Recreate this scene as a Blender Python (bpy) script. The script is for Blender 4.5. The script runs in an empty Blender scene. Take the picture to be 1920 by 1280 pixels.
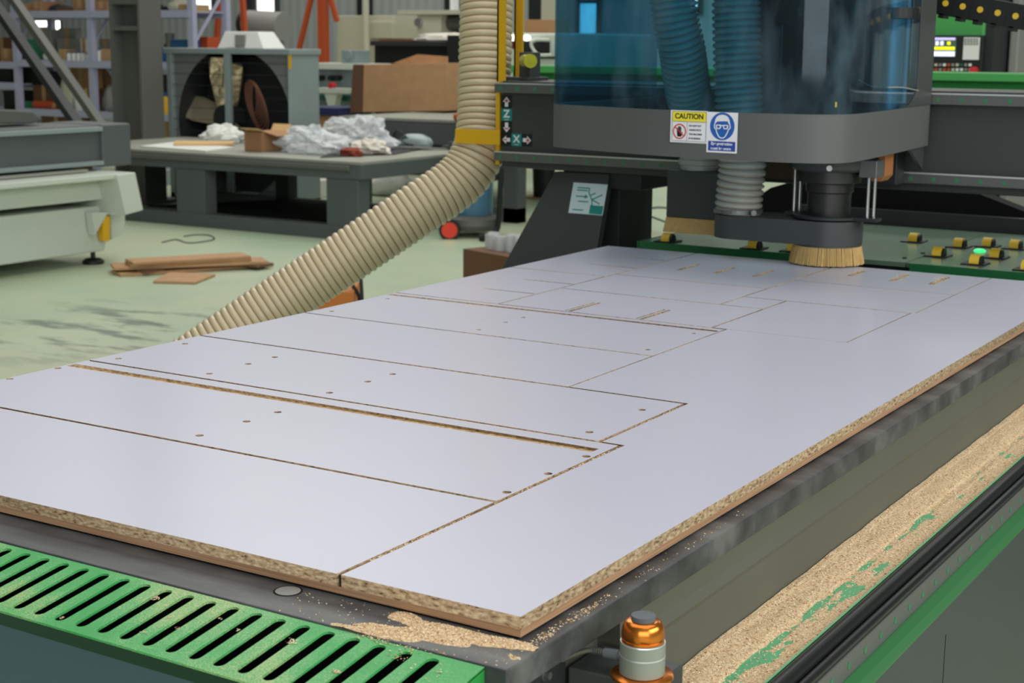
import bpy, bmesh, math, random
from mathutils import Vector, Matrix, noise
random.seed(7)
SC = bpy.context.scene
COL = SC.collection

# ------------------------------------------------------------------ camera
FPX, YAW, PIT, ROL = 2882.65, -0.55303, -0.19035, 0.00861
CAM = Vector((0.70522, -1.16227, 1.4432))
FW = Vector((math.sin(YAW)*math.cos(PIT), math.cos(YAW)*math.cos(PIT), math.sin(PIT)))
_r0 = Vector((math.cos(YAW), -math.sin(YAW), 0)); _u0 = _r0.cross(FW)
RT = _r0*math.cos(ROL) + _u0*math.sin(ROL)
UP = -_r0*math.sin(ROL) + _u0*math.cos(ROL)
cd = bpy.data.cameras.new('camera'); cam = bpy.data.objects.new('camera', cd); COL.objects.link(cam)
cd.sensor_width = 36.0; cd.lens = FPX/1920*36.0; cd.clip_start = 0.05; cd.clip_end = 200
m = Matrix((RT, UP, -FW)).transposed().to_4x4(); m.translation = CAM; cam.matrix_world = m
cd.dof.use_dof = True; cd.dof.focus_distance = 2.0; cd.dof.aperture_fstop = 13.0
SC.camera = cam

# ------------------------------------------------------------------ view, world, big lights
SC.view_settings.view_transform = 'Standard'; SC.view_settings.look = 'None'
SC.view_settings.gamma = 1.0; SC.view_settings.exposure = 0.0
SC.view_settings.use_curve_mapping = False
w = bpy.data.worlds.new('sky'); SC.world = w; w.use_nodes = True
bg = w.node_tree.nodes['Background']; bg.inputs[0].default_value = (0.80, 0.88, 1.0, 1); bg.inputs[1].default_value = 0.5
def area(name, loc, sx, sy, power, col=(1, 1, 1), rot=(0, 0, 0)):
    l = bpy.data.lights.new(name, 'AREA'); l.shape = 'RECTANGLE'; l.size = sx; l.size_y = sy
    l.energy = power; l.color = col
    o = bpy.data.objects.new(name, l); COL.objects.link(o); o.location = loc; o.rotation_euler = rot
    return o
# skylight bays in the roof of the hall
area('roof_skylight_near', (-1.2, 1.0, 6.9), 9, 7, 245, (1.0, 0.98, 1.0))
area('roof_skylight_middle', (-6.5, 9.0, 6.9), 9, 6, 430, (1.0, 0.98, 0.94))
area('roof_skylight_far', (-14.0, 14.0, 6.9), 9, 6, 330, (1.0, 0.98, 0.94))
area('roof_skylight_back', (-3.0, 18.0, 6.9), 9, 4, 260, (1.0, 0.99, 0.96))
area('front_fill', (5.5, -8.5, 3.6), 11, 5, 540, (0.97, 0.98, 1.0), (math.radians(80), 0, math.radians(32)))  # fill lamp added behind the camera to brighten upright faces
area('side_fill', (7.0, 1.0, 4.5), 8, 3, 440, (0.98, 0.99, 1.0), (math.radians(60), 0, math.radians(90)))  # fill lamp added on the right to brighten sheet and skirt

def at(px, py, x=None, y=None, z=None, d=None):
    """point seen at a pixel of the photograph, at a known x, y, z or depth"""
    r = FW*FPX + RT*(px-960) - UP*(py-640)
    if x is not None: t = (x-CAM.x)/r.x
    elif y is not None: t = (y-CAM.y)/r.y
    elif z is not None: t = (z-CAM.z)/r.z
    else: t = d/FPX
    return CAM + r*t
def at_plane(px, py, p0, n):
    r = FW*FPX + RT*(px-960) - UP*(py-640)
    return CAM + r*((p0-CAM).dot(n)/r.dot(n))

# ------------------------------------------------------------------ materials
def s2l(c):
    c = c/255.0
    return c/12.92 if c <= 0.04045 else ((c+0.055)/1.055)**2.4
def rgb(r, g, b): return (s2l(r), s2l(g), s2l(b), 1)
MATS = {}
def mat(name, col, rough=0.5, metal=0.0, spec=0.5, emit=None, estr=0.0, alpha=1.0, trans=0.0,
        mottle=0.0, mscale=8.0, bump=0.0, bscale=40.0, coat=0.0):
    if name in MATS: return MATS[name]
    M = bpy.data.materials.new(name); M.use_nodes = True; nt = M.node_tree
    b = nt.nodes['Principled BSDF']
    b.inputs['Base Color'].default_value = rgb(*col); b.inputs['Roughness'].default_value = rough
    b.inputs['Metallic'].default_value = metal; b.inputs['Specular IOR Level'].default_value = spec
    b.inputs['Coat Weight'].default_value = coat
    if trans: b.inputs['Transmission Weight'].default_value = trans
    if alpha < 1: b.inputs['Alpha'].default_value = alpha
    if emit:
        b.inputs['Emission Color'].default_value = rgb(*emit); b.inputs['Emission Strength'].default_value = estr
    if mottle or bump:
        tc = nt.nodes.new('ShaderNodeTexCoord')
    if mottle:
        n = nt.nodes.new('ShaderNodeTexNoise'); n.inputs['Scale'].default_value = mscale; n.inputs['Detail'].default_value = 5
        nt.links.new(tc.outputs['Object'], n.inputs['Vector'])
        mx = nt.nodes.new('ShaderNodeMix'); mx.data_type = 'RGBA'
        mx.inputs[6].default_value = tuple(max(0, v*(1-mottle)) for v in rgb(*col)[:3])+(1,)
        mx.inputs[7].default_value = tuple(min(1, v*(1+mottle)) for v in rgb(*col)[:3])+(1,)
        nt.links.new(n.outputs['Fac'], mx.inputs[0]); nt.links.new(mx.outputs[2], b.inputs['Base Color'])
    if bump:
        n2 = nt.nodes.new('ShaderNodeTexNoise'); n2.inputs['Scale'].default_value = bscale; n2.inputs['Detail'].default_value = 4
        nt.links.new(tc.outputs['Object'], n2.inputs['Vector'])
        bp = nt.nodes.new('ShaderNodeBump'); bp.inputs['Strength'].default_value = bump; bp.inputs['Distance'].default_value = 0.01
        nt.links.new(n2.outputs['Fac'], bp.inputs['Height']); nt.links.new(bp.outputs[0], b.inputs['Normal'])
    MATS[name] = M
    return M
def ramp(nt, fac, stops):
    r = nt.nodes.new('ShaderNodeValToRGB'); e = r.color_ramp.elements
    e[0].position, e[0].color = stops[0][0], rgb(*stops[0][1]); e[1].position, e[1].color = stops[-1][0], rgb(*stops[-1][1])
    for p, c in stops[1:-1]:
        q = e.new(p); q.color = rgb(*c)
    nt.links.new(fac, r.inputs[0]); return r
def newmat(name, rough=0.6):
    M = bpy.data.materials.new(name); M.use_nodes = True; nt = M.node_tree
    b = nt.nodes['Principled BSDF']; b.inputs['Roughness'].default_value = rough
    tc = nt.nodes.new('ShaderNodeTexCoord'); MATS[name] = M
    return M, nt, b, tc
def mapping(nt, tc, scale, rot=(0, 0, 0)):
    mp = nt.nodes.new('ShaderNodeMapping'); mp.inputs['Scale'].default_value = scale; mp.inputs['Rotation'].default_value = rot
    nt.links.new(tc.outputs['Object'], mp.inputs['Vector']); return mp
def tex(nt, mp, scale, detail=4, rough=0.5):
    n = nt.nodes.new('ShaderNodeTexNoise'); n.inputs['Scale'].default_value = scale; n.inputs['Detail'].default_value = detail
    n.inputs['Roughness'].default_value = rough
    nt.links.new(mp.outputs[0], n.inputs['Vector']); return n
def mixc(nt, fac, a, b):
    mx = nt.nodes.new('ShaderNodeMix'); mx.data_type = 'RGBA'
    if isinstance(fac, float): mx.inputs[0].default_value = fac
    else: nt.links.new(fac, mx.inputs[0])
    for i, v in ((6, a), (7, b)):
        if isinstance(v, tuple): mx.inputs[i].default_value = v
        else: nt.links.new(v, mx.inputs[i])
    return mx.outputs[2]

# white melamine with a few faint smears
M, nt, b, tc = newmat('melamine', 0.26)
mp = mapping(nt, tc, (1, 1, 1)); n = tex(nt, mp, 7, 6, 0.6)
r = ramp(nt, n.outputs['Fac'], [(0.0, (192, 189, 195)), (0.3, (200, 199, 213)), (1.0, (203, 202, 216))])
nt.links.new(r.outputs[0], b.inputs['Base Color']); b.inputs['Specular IOR Level'].default_value = 0.2
# particle board core
M, nt, b, tc = newmat('particle_core', 0.85)
mp = mapping(nt, tc, (130, 130, 330)); n = tex(nt, mp, 1.0, 3, 0.55)
r = ramp(nt, n.outputs['Fac'], [(0.29, (66, 48, 32)), (0.38, (142, 116, 86)), (0.55, (178, 154, 120)), (0.72, (204, 184, 148))])
nt.links.new(r.outputs[0], b.inputs['Base Color'])
M, nt, b, tc = newmat('groove_core', 0.85)
mp = mapping(nt, tc, (150, 150, 150)); n = tex(nt, mp, 1.0, 3, 0.55)
r = ramp(nt, n.outputs['Fac'], [(0.30, (112, 78, 44)), (0.42, (172, 134, 88)), (0.6, (200, 168, 118)), (0.75, (222, 194, 146))])
nt.links.new(r.outputs[0], b.inputs['Base Color'])
mat('hole_brown', (128, 106, 88), 0.85); mat('kerf_brown', (146, 116, 88), 0.9, mottle=.2, mscale=60)
# brown spoilboard
M, nt, b, tc = newmat('fibreboard', 0.8)
mp = mapping(nt, tc, (6, 6, 700)); n = tex(nt, mp, 1.0, 2)
r = ramp(nt, n.outputs['Fac'], [(0.3, (150, 112, 80)), (0.7, (186, 148, 112))])
nt.links.new(r.outputs[0], b.inputs['Base Color'])
# black phenolic bed, rubbed grey
M, nt, b, tc = newmat('phenolic_black', 0.45)
mp = mapping(nt, tc, (5, 14, 14)); n = tex(nt, mp, 1.0, 6, 0.6)
r = ramp(nt, n.outputs['Fac'], [(0.35, (46, 48, 50)), (0.5, (68, 70, 71)), (0.7, (104, 105, 102))])
nt.links.new(r.outputs[0], b.inputs['Base Color'])
# green paint dusted with sawdust
M, nt, b, tc = newmat('green_dusty', 0.45)
mp = mapping(nt, tc, (1, 1, 1)); n1 = tex(nt, mp, 9, 4); n2 = tex(nt, mp, 600, 2, 0.6)
ad = nt.nodes.new('ShaderNodeMath'); ad.operation = 'MULTIPLY'; nt.links.new(n1.outputs[0], ad.inputs[0]); nt.links.new(n2.outputs[0], ad.inputs[1])
r = ramp(nt, ad.outputs[0], [(0.18, (50, 160, 78)), (0.27, (98, 176, 106)), (0.40, (182, 190, 128))])
nt.links.new(r.outputs[0], b.inputs['Base Color'])
# brushed stainless sheet with green film
M, nt, b, tc = newmat('stainless_plate', 0.24)
b.inputs['Metallic'].default_value = 0.6; b.inputs['Base Color'].default_value = rgb(136, 166, 142)
# hall floor: pale green paint, worn, with tyre scuffs
M, nt, b, tc = newmat('floor_paint', 0.38)
mp = mapping(nt, tc, (1, 1, 1)); n1 = tex(nt, mp, 0.55, 6, 0.6); n2 = tex(nt, mp, 3.0, 5, 0.6)
r = ramp(nt, n1.outputs['Fac'], [(0.32, (166, 190, 164)), (0.5, (184, 198, 168)), (0.68, (194, 198, 166))])
mp2 = mapping(nt, tc, (0.8, 2.6, 1), (0, 0, -0.75)); n3 = tex(nt, mp2, 2.3, 7, 0.62)
rs = ramp(nt, n3.outputs['Fac'], [(0.51, (0, 0, 0)), (0.60, (255, 255, 255))])
sp = nt.nodes.new('ShaderNodeVectorMath'); sp.operation = 'DISTANCE'; sp.inputs[1].default_value = (-5.15, 4.30, 0)
nt.links.new(tc.outputs['Object'], sp.inputs[0])
mr = nt.nodes.new('ShaderNodeMapRange'); mr.inputs[1].default_value = 0.45; mr.inputs[2].default_value = 1.05; mr.inputs[3].default_value = 0.85; mr.inputs[4].default_value = 0
nt.links.new(sp.outputs['Value'], mr.inputs[0])
mu = nt.nodes.new('ShaderNodeMath'); mu.operation = 'MULTIPLY'; nt.links.new(rs.outputs[0], mu.inputs[0]); nt.links.new(mr.outputs[0], mu.inputs[1])
c = mixc(nt, mu.outputs[0], r.outputs[0], rgb(96, 110, 100))
nt.links.new(c, b.inputs['Base Color'])
# corrugated wall cladding
M, nt, b, tc = newmat('wall_cladding', 0.5)
wv = nt.nodes.new('ShaderNodeTexWave'); wv.inputs['Scale'].default_value = 1.6; wv.wave_profile = 'SIN'; wv.bands_direction = 'X'
nt.links.new(tc.outputs['Object'], wv.inputs['Vector'])
bp = nt.nodes.new('ShaderNodeBump'); bp.inputs['Strength'].default_value = 0.35; bp.inputs['Distance'].default_value = 0.03
nt.links.new(wv.outputs['Fac'], bp.inputs['Height']); nt.links.new(bp.outputs[0], b.inputs['Normal'])
b.inputs['Base Color'].default_value = rgb(186, 192, 192)
# blue acrylic
M = bpy.data.materials.new('blue_acrylic'); M.use_nodes = True; nt = M.node_tree; nt.nodes.clear(); MATS['blue_acrylic'] = M
o_ = nt.nodes.new('ShaderNodeOutputMaterial'); t_ = nt.nodes.new('ShaderNodeBsdfTransparent'); g_ = nt.nodes.new('ShaderNodeBsdfGlossy')
d_ = nt.nodes.new('ShaderNodeBsdfDiffuse'); d_.inputs[0].default_value = rgb(150, 170, 180)
t_.inputs[0].default_value = (0.41, 0.69, 0.81, 1); g_.inputs[1].default_value = 0.05
lw = nt.nodes.new('ShaderNodeLayerWeight'); lw.inputs[0].default_value = .5
pw = nt.nodes.new('ShaderNodeMath'); pw.operation = 'POWER'; nt.links.new(lw.outputs['Facing'], pw.inputs[0]); pw.inputs[1].default_value = 4.0
fr = nt.nodes.new('ShaderNodeMapRange'); nt.links.new(pw.outputs[0], fr.inputs[0]); fr.inputs[3].default_value = .025; fr.inputs[4].default_value = .6
m1 = nt.nodes.new('ShaderNodeMixShader')
tc = nt.nodes.new('ShaderNodeTexCoord'); mp = mapping(nt, tc, (5, 5, 2.2)); ns = tex(nt, mp, 2.0, 6, .6)
mr = nt.nodes.new('ShaderNodeMapRange'); mr.inputs[1].default_value = .45; mr.inputs[2].default_value = .75; mr.inputs[3].default_value = .015; mr.inputs[4].default_value = .16
nt.links.new(ns.outputs['Fac'], mr.inputs[0]); nt.links.new(mr.outputs[0], m1.inputs[0])
nt.links.new(t_.outputs[0], m1.inputs[1]); nt.links.new(d_.outputs[0], m1.inputs[2])
m2 = nt.nodes.new('ShaderNodeMixShader'); nt.links.new(fr.outputs[0], m2.inputs[0]); nt.links.new(m1.outputs[0], m2.inputs[1]); nt.links.new(g_.outputs[0], m2.inputs[2])
nt.links.new(m2.outputs[0], o_.inputs[0])
# crumpled clear film
M = bpy.data.materials.new('clear_film'); M.use_nodes = True; nt = M.node_tree; nt.nodes.clear(); MATS['clear_film'] = M
o_ = nt.nodes.new('ShaderNodeOutputMaterial'); t_ = nt.nodes.new('ShaderNodeBsdfTransparent'); g_ = nt.nodes.new('ShaderNodeBsdfPrincipled')
g_.inputs['Base Color'].default_value = rgb(236, 240, 242); g_.inputs['Roughness'].default_value = 0.2
m1 = nt.nodes.new('ShaderNodeMixShader'); m1.inputs[0].default_value = 0.55
nt.links.new(t_.outputs[0], m1.inputs[1]); nt.links.new(g_.outputs[0], m1.inputs[2]); nt.links.new(m1.outputs[0], o_.inputs[0])
# sawdust
M, nt, b, tc = newmat('sawdust_bed', 0.95)
mp = mapping(nt, tc, (1, 1, 1)); n1 = tex(nt, mp, 330, 3, 0.6)
r = ramp(nt, n1.outputs['Fac'], [(0.30, (142, 100, 68)), (0.42, (204, 172, 132)), (0.58, (228, 202, 162)), (0.75, (240, 220, 184))])
nt.links.new(r.outputs[0], b.inputs['Base Color'])

mat('skirt_grey', (92, 95, 93), 0.45, spec=.4); mat('frame_grey', (64, 67, 66), 0.42, spec=0.4); mat('frame_dark', (44, 47, 48), 0.5, spec=0.35)
mat('black', (18, 19, 20), 0.45); mat('rubber', (26, 27, 29), 0.32); mat('deep_black', (8, 9, 9), 0.7, spec=0.2)
mat('rail_steel', (112, 114, 112), 0.32, metal=0.55); mat('cap_green', (52, 122, 84), 0.5)
mat('cabinet_grey', (58, 64, 63), 0.45, mottle=0.06, mscale=3); mat('panel_blue_grey', (66, 94, 100), 0.5)
mat('green', (48, 150, 70), 0.38); mat('green_shaded', (8, 58, 28), 0.5); mat('green_far', (72, 158, 82), 0.45)
mat('tray_green', (104, 182, 130), 0.5, mottle=.1, mscale=30); mat('rail_paint', (90, 89, 86), 0.4)
mat('tray_wall', (90, 92, 80), 0.55, mottle=0.15, mscale=5)
mat('copper', (226, 132, 52), 0.22, metal=0.9); mat('sensor_grey', (148, 154, 142), 0.4, metal=0.2); mat('alu', (214, 216, 216), 0.3, metal=0.6)
mat('button_grey', (92, 98, 102), 0.6); mat('motor_black', (30, 31, 33), .75, spec=.2); mat('motor_matte', (20, 21, 23), .85, spec=.15); mat('guard_green', (46, 108, 60), .4); mat('lip_green', (20, 96, 52), .45)
mat('chrome', (206, 208, 210), 0.15, metal=0.95); mat('steel_dark', (58, 58, 56), 0.35, metal=0.6)
mat('yellow', (222, 172, 24), 0.42); mat('yellow_roller', (220, 184, 54), 0.5); mat('bristle', (198, 164, 104), 0.8, mottle=0.25, mscale=90)
mat('hose_cream', (210, 194, 158), 0.36, coat=0.2); mat('hose_wire', (128, 88, 46), 0.5)
mat('hose_clear', (188, 184, 170), 0.3, alpha=0.8); mat('hose_clear_wire', (128, 122, 110), 0.4)
mat('copper_block', (166, 106, 58), 0.45); mat('brown_block', (74, 54, 34), 0.5)
mat('white', (232, 234, 236), 0.5); mat('sign_yellow', (238, 222, 60), 0.5); mat('sign_blue', (36, 96, 176), 0.5); mat('sign_red', (206, 44, 52), 0.5)
mat('sign_teal', (20, 132, 124), 0.5); mat('sign_pale', (196, 214, 220), 0.5); mat('ink', (20, 22, 22), 0.6); mat('sign_blue_dark', (40, 74, 158), 0.5)
mat('machine_white', (196, 204, 192), 0.42); mat('beige', (190, 188, 166), 0.5); mat('rack_lavender', (172, 174, 198), 0.45)
mat('cardboard', (164, 122, 84), 0.8, mottle=0.1, mscale=6); mat('cardboard_dark', (112, 78, 54), 0.8); mat('cardboard_pale', (214, 178, 124), 0.8)
mat('orange', (180, 76, 36), 0.5); mat('galvanised', (146, 160, 160), 0.4, metal=0.25, mottle=0.12, mscale=3); mat('fan_dark', (118, 124, 122), 0.5, metal=0.1)
mat('foil', (190, 176, 140), 0.28, metal=0.8, bump=1.0, bscale=25); mat('blade', (168, 158, 132), 0.4, metal=0.4)
mat('bed_steel', (84, 90, 90), 0.5, mottle=0.12, mscale=2); mat('bed_top', (146, 148, 136), 0.6, mottle=0.2, mscale=2)
mat('blue_plastic', (70, 112, 140), 0.4); mat('vac_grey', (92, 92, 86), 0.5); mat('red_plastic', (232, 60, 36), 0.4); mat('orange_wood', (190, 112, 40), 0.6)
mat('paper_white', (224, 226, 220), 0.7); mat('navy', (38, 48, 92), 0.5); mat('teal_dark', (28, 92, 86), 0.5); mat('maroon', (96, 30, 30), 0.6)
mat('blue_bin', (38, 88, 130), 0.45); mat('bin_green', (50, 110, 80), 0.5); mat('tan', (178, 146, 104), 0.7); mat('grey_mid', (138, 138, 132), 0.6)
mat('cable_brown', (104, 64, 44), 0.5); mat('chipboard', (182, 142, 102), 0.75, mottle=0.22, mscale=9); mat('column_grey', (92, 94, 88), 0.55)
mat('daylight', (255, 255, 252), 0.5, emit=(252, 252, 246), estr=1.6); mat('lamp_glow', (255, 255, 250), 0.5, emit=(255, 252, 240), estr=2.5)
mat('led_green', (60, 230, 130), 0.4, emit=(40, 235, 120), estr=1.6); mat('led_orange', (255, 150, 40), 0.4, emit=(255, 150, 30), estr=2.5)
mat('screen_white', (230, 230, 250), 0.4, emit=(215, 222, 255), estr=0.9); mat('screen_lilac', (200, 190, 245), 0.4, emit=(196, 186, 250), estr=0.8)
mat('screen_yellow', (240, 236, 40), 0.4, emit=(238, 236, 36), estr=0.9); mat('screen_dark', (60, 76, 66), 0.4, emit=(70, 92, 74), estr=0.5)
mat('knob_glass', (190, 190, 60), 0.2, coat=0.5); mat('wall_plain', (186, 190, 188), 0.7); mat('roof', (150, 152, 150), 0.8)
mat('flake_a', (238, 214, 170), 0.9); mat('flake_b', (222, 188, 142), 0.9); mat('flake_c', (170, 110, 74), 0.9); mat('flake_d', (246, 230, 196), 0.9)
mat('rag_red', (142, 62, 46), 0.8); mat('rag_white', (222, 216, 204), 0.85)

# ------------------------------------------------------------------ mesh building
class MB:
    def __init__(s): s.v = []; s.f = []; s.m = []
    def add(s, vs, fs, mi=0):
        o = len(s.v); s.v += [Vector(p) for p in vs]; s.f += [tuple(i+o for i in f) for f in fs]
        s.m += ([mi]*len(fs) if isinstance(mi, int) else list(mi)); return s
    def box(s, x0, y0, z0, x1, y1, z1, mi=0):
        x0, x1 = min(x0, x1), max(x0, x1); y0, y1 = min(y0, y1), max(y0, y1); z0, z1 = min(z0, z1), max(z0, z1)
        return s.add([(x0,y0,z0),(x1,y0,z0),(x1,y1,z0),(x0,y1,z0),(x0,y0,z1),(x1,y0,z1),(x1,y1,z1),(x0,y1,z1)],
                     [(3,2,1,0),(4,5,6,7),(0,1,5,4),(1,2,6,5),(2,3,7,6),(3,0,4,7)], mi)
    def bar(s, p0, p1, w, h, up=(0, 0, 1), mi=0):
        p0, p1 = Vector(p0), Vector(p1); t = (p1-p0).normalized(); u = Vector(up)
        if abs(t.dot(u)) > 0.98: u = Vector((1, 0, 0))
        a = t.cross(u).normalized(); c = a.cross(t).normalized()
        vs = [p + a*(w/2*i) + c*(h/2*j) for p in (p0, p1) for i, j in ((-1,-1),(1,-1),(1,1),(-1,1))]
        return s.add(vs, [(3,2,1,0),(4,5,6,7),(0,1,5,4),(1,2,6,5),(2,3,7,6),(3,0,4,7)], mi)
    def loft(s, A, B, mi=0, cap=True):
        n = len(A); fs = [(i, (i+1) % n, n+(i+1) % n, n+i) for i in range(n)]
        if cap: fs += [tuple(reversed(range(n))), tuple(range(n, 2*n))]
        return s.add(list(A)+list(B), fs, mi)
    def prism(s, poly, axis, a0, a1, mi=0):
        k = 'xyz'.index(axis)
        def P(p, a):
            q = list(p); q.insert(k, a); return q
        return s.loft([P(p, a0) for p in poly], [P(p, a1) for p in poly], mi)
    def extr(s, pts, vec, mi=0):
        pts = [Vector(p) for p in pts]; vec = Vector(vec)
        return s.loft(pts, [p+vec for p in pts], mi)
    def tube(s, path, r, n=12, mi=0, cap=True, mfun=None, ref=(0, 0, 1)):
        path = [Vector(p) for p in path]; L = len(path); vs = []; ref = Vector(ref)
        prev = None
        for i, p in enumerate(path):
            t = (path[min(i+1, L-1)]-path[max(i-1, 0)]).normalized()
            if prev is None:
                if abs(t.dot(ref)) > 0.95: ref = Vector((1, 0, 0))
                a = t.cross(ref).normalized()
            else:
                a = (prev - t*prev.dot(t)).normalized()
            prev = a; c = t.cross(a)
            rr = r[i] if isinstance(r, (list, tuple)) else r
            for k in range(n):
                th = 2*math.pi*k/n; vs.append(p + a*(rr*math.cos(th)) + c*(rr*math.sin(th)))
        fs = []; ms = []
        for i in range(L-1):
            for k in range(n):
                fs.append((i*n+k, i*n+(k+1) % n, (i+1)*n+(k+1) % n, (i+1)*n+k)); ms.append(mfun(i) if mfun else mi)
        if cap:
            fs += [tuple(reversed(range(n))), tuple(range((L-1)*n, L*n))]; ms += [mi, mi]
        return s.add(vs, fs, ms)
    def cyl(s, p0, p1, r0, r1=None, n=24, mi=0): return s.tube([p0, p1], [r0, r0 if r1 is None else r1], n, mi)
    def lathe(s, c, prof, n=40, mi=0):
        c = Vector(c); vs = [c+Vector((r*math.cos(2*math.pi*k/n), r*math.sin(2*math.pi*k/n), z)) for r, z in prof for k in range(n)]
        L = len(prof); fs = [(i*n+k, i*n+(k+1) % n, (i+1)*n+(k+1) % n, (i+1)*n+k) for i in range(L-1) for k in range(n)]
        fs += [tuple(reversed(range(n))), tuple(range((L-1)*n, L*n))]
        return s.add(vs, fs, mi)
    def ball(s, c, rx, ry=None, rz=None, n=12, m=8, mi=0):
        ry = ry or rx; rz = rz or rx; c = Vector(c)
        vs = [c+Vector((rx*math.sin(math.pi*(i+.02)/(m+.04))*math.cos(2*math.pi*k/n), ry*math.sin(math.pi*(i+.02)/(m+.04))*math.sin(2*math.pi*k/n), -rz*math.cos(math.pi*(i+.02)/(m+.04)))) for i in range(m+1) for k in range(n)]
        fs = [(i*n+k, i*n+(k+1) % n, (i+1)*n+(k+1) % n, (i+1)*n+k) for i in range(m) for k in range(n)]
        fs += [tuple(reversed(range(n))), tuple(range(m*n, (m+1)*n))]
        return s.add(vs, fs, mi)
def wpos(o):
    p = Vector((0, 0, 0))
    while o is not None: p += o.location; o = o.parent
    return p
def link(name, me, mats, parent=None, loc=None):
    o = bpy.data.objects.new(name, me); COL.objects.link(o)
    if not isinstance(mats, (list, tuple)): mats = [mats]
    for q in mats: me.materials.append(MATS[q])
    if parent is not None:
        o.parent = parent
    return o
def build(name, mb, mats, parent=None, smooth=False, bev=0.0, label=None, origin=None, kind=None):
    off = wpos(parent) if parent is not None else (Vector(origin) if origin is not None else Vector((0, 0, 0)))
    me = bpy.data.meshes.new(name); me.from_pydata([tuple(p-off) for p in mb.v], [], mb.f)
    for p, mi in zip(me.polygons, mb.m): p.material_index = mi
    bm = bmesh.new(); bm.from_mesh(me); bmesh.ops.recalc_face_normals(bm, faces=bm.faces); bm.to_mesh(me); bm.free()
    if smooth:
        for p in me.polygons: p.use_smooth = True
        try: me.set_sharp_from_angle(angle=math.radians(40))
        except Exception: pass
    o = link(name, me, mats, parent)
    if parent is None and origin is not None: o.location = off
    if bev:
        md = o.modifiers.new('bevel', 'BEVEL'); md.width = bev; md.segments = 2; md.limit_method = 'ANGLE'
    if label: o['label'] = label
    if kind: o['kind'] = kind
    return o
def tag(o, label, cat, group=None, kind=None):
    o['label'] = label; o['category'] = cat
    if group: o['group'] = group
    if kind: o['kind'] = kind
    return o
def thing(name, label, cat, loc=(0, 0, 0), group=None):
    o = bpy.data.objects.new(name, None); COL.objects.link(o); o.location = loc; o.empty_display_size = 0.05
    return tag(o, label, cat, group)
def solid(name, mb, mats, label, cat, group=None, origin=None, smooth=False, bev=0.0, kind=None):
    if origin is None:
        xs = [p.x for p in mb.v]; ys = [p.y for p in mb.v]; zs = [p.z for p in mb.v]
        origin = ((min(xs)+max(xs))/2, (min(ys)+max(ys))/2, min(zs))
    return tag(build(name, mb, mats, None, smooth, bev, origin=origin), label, cat, group, kind)
def structure(name, mb, mats):
    o = build(name, mb, mats); o['kind'] = 'structure'; return o
DG = None
def plate_mesh(name, outline, holes, t):
    """flat plate with real holes: local x,y, thickness t, from -t/2 to t/2"""
    cu = bpy.data.curves.new(name, 'CURVE'); cu.dimensions = '2D'; cu.fill_mode = 'BOTH'; cu.extrude = t/2
    for loop in [outline]+list(holes):
        s = cu.splines.new('POLY'); s.points.add(len(loop)-1); s.use_cyclic_u = True
        for q, p in zip(s.points, loop): q.co = (p[0], p[1], 0, 1)
    o = bpy.data.objects.new(name, cu); COL.objects.link(o)
    bpy.context.view_layer.update()
    dg = bpy.context.evaluated_depsgraph_get()
    me = bpy.data.meshes.new_from_object(o.evaluated_get(dg))
    bpy.data.objects.remove(o); bpy.data.curves.remove(cu); me.materials.clear()
    return me
def text_mesh(body, size, t=0.0004, align='CENTER'):
    cu = bpy.data.curves.new('lettering', 'FONT'); cu.body = body; cu.size = size; cu.extrude = t/2; cu.offset = size*0.026
    cu.align_x = align; cu.align_y = 'CENTER'
    o = bpy.data.objects.new('lettering', cu); COL.objects.link(o); bpy.context.view_layer.update()
    me = bpy.data.meshes.new_from_object(o.evaluated_get(bpy.context.evaluated_depsgraph_get()))
    bpy.data.objects.remove(o); bpy.data.curves.remove(cu); me.materials.clear()
    return me
def circ(cx, cy, r, n=24, ry=None): return [(cx+r*math.cos(2*math.pi*k/n), cy+(ry or r)*math.sin(2*math.pi*k/n)) for k in range(n)]
def rect(x0, y0, x1, y1): return [(x0, y0), (x1, y0), (x1, y1), (x0, y1)]
class Sign:
    """flat graphics in local u,v on a plane, stacked in thin layers"""
    def __init__(s, origin, u, v): s.o = Vector(origin); s.u = Vector(u).normalized(); s.v = Vector(v).normalized(); s.n = s.u.cross(s.v).normalized()
    def P(s, a, b, k=0.0): return s.o + s.u*a + s.v*b + s.n*k
    def poly(s, mb, pts, layer, mi=0, t=0.0004): mb.extr([s.P(a, b, layer*t) for a, b in pts], s.n*t, mi)
    def ring(s, mb, cx, cy, r0, r1, layer, mi=0, n=40, t=0.0004, a0=0, a1=2*math.pi, ey=1.0):
        for k in range(n):
            p, q = a0+(a1-a0)*k/n, a0+(a1-a0)*(k+1)/n
            s.poly(mb, [(cx+r0*math.cos(p), cy+ey*r0*math.sin(p)), (cx+r1*math.cos(p), cy+ey*r1*math.sin(p)), (cx+r1*math.cos(q), cy+ey*r1*math.sin(q)), (cx+r0*math.cos(q), cy+ey*r0*math.sin(q))], layer, mi, t)
    def text(s, mb, body, cx, cy, size, layer, mi=0, sx=1.0, align='CENTER', t=0.0004):
        me = text_mesh(body, size, t, align)
        mb.add([s.P(cx+p.co.x*sx, cy+p.co.y, layer*t+t/2+p.co.z) for p in me.vertices], [tuple(p.vertices) for p in me.polygons], mi)
        bpy.data.meshes.remove(me)
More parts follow.
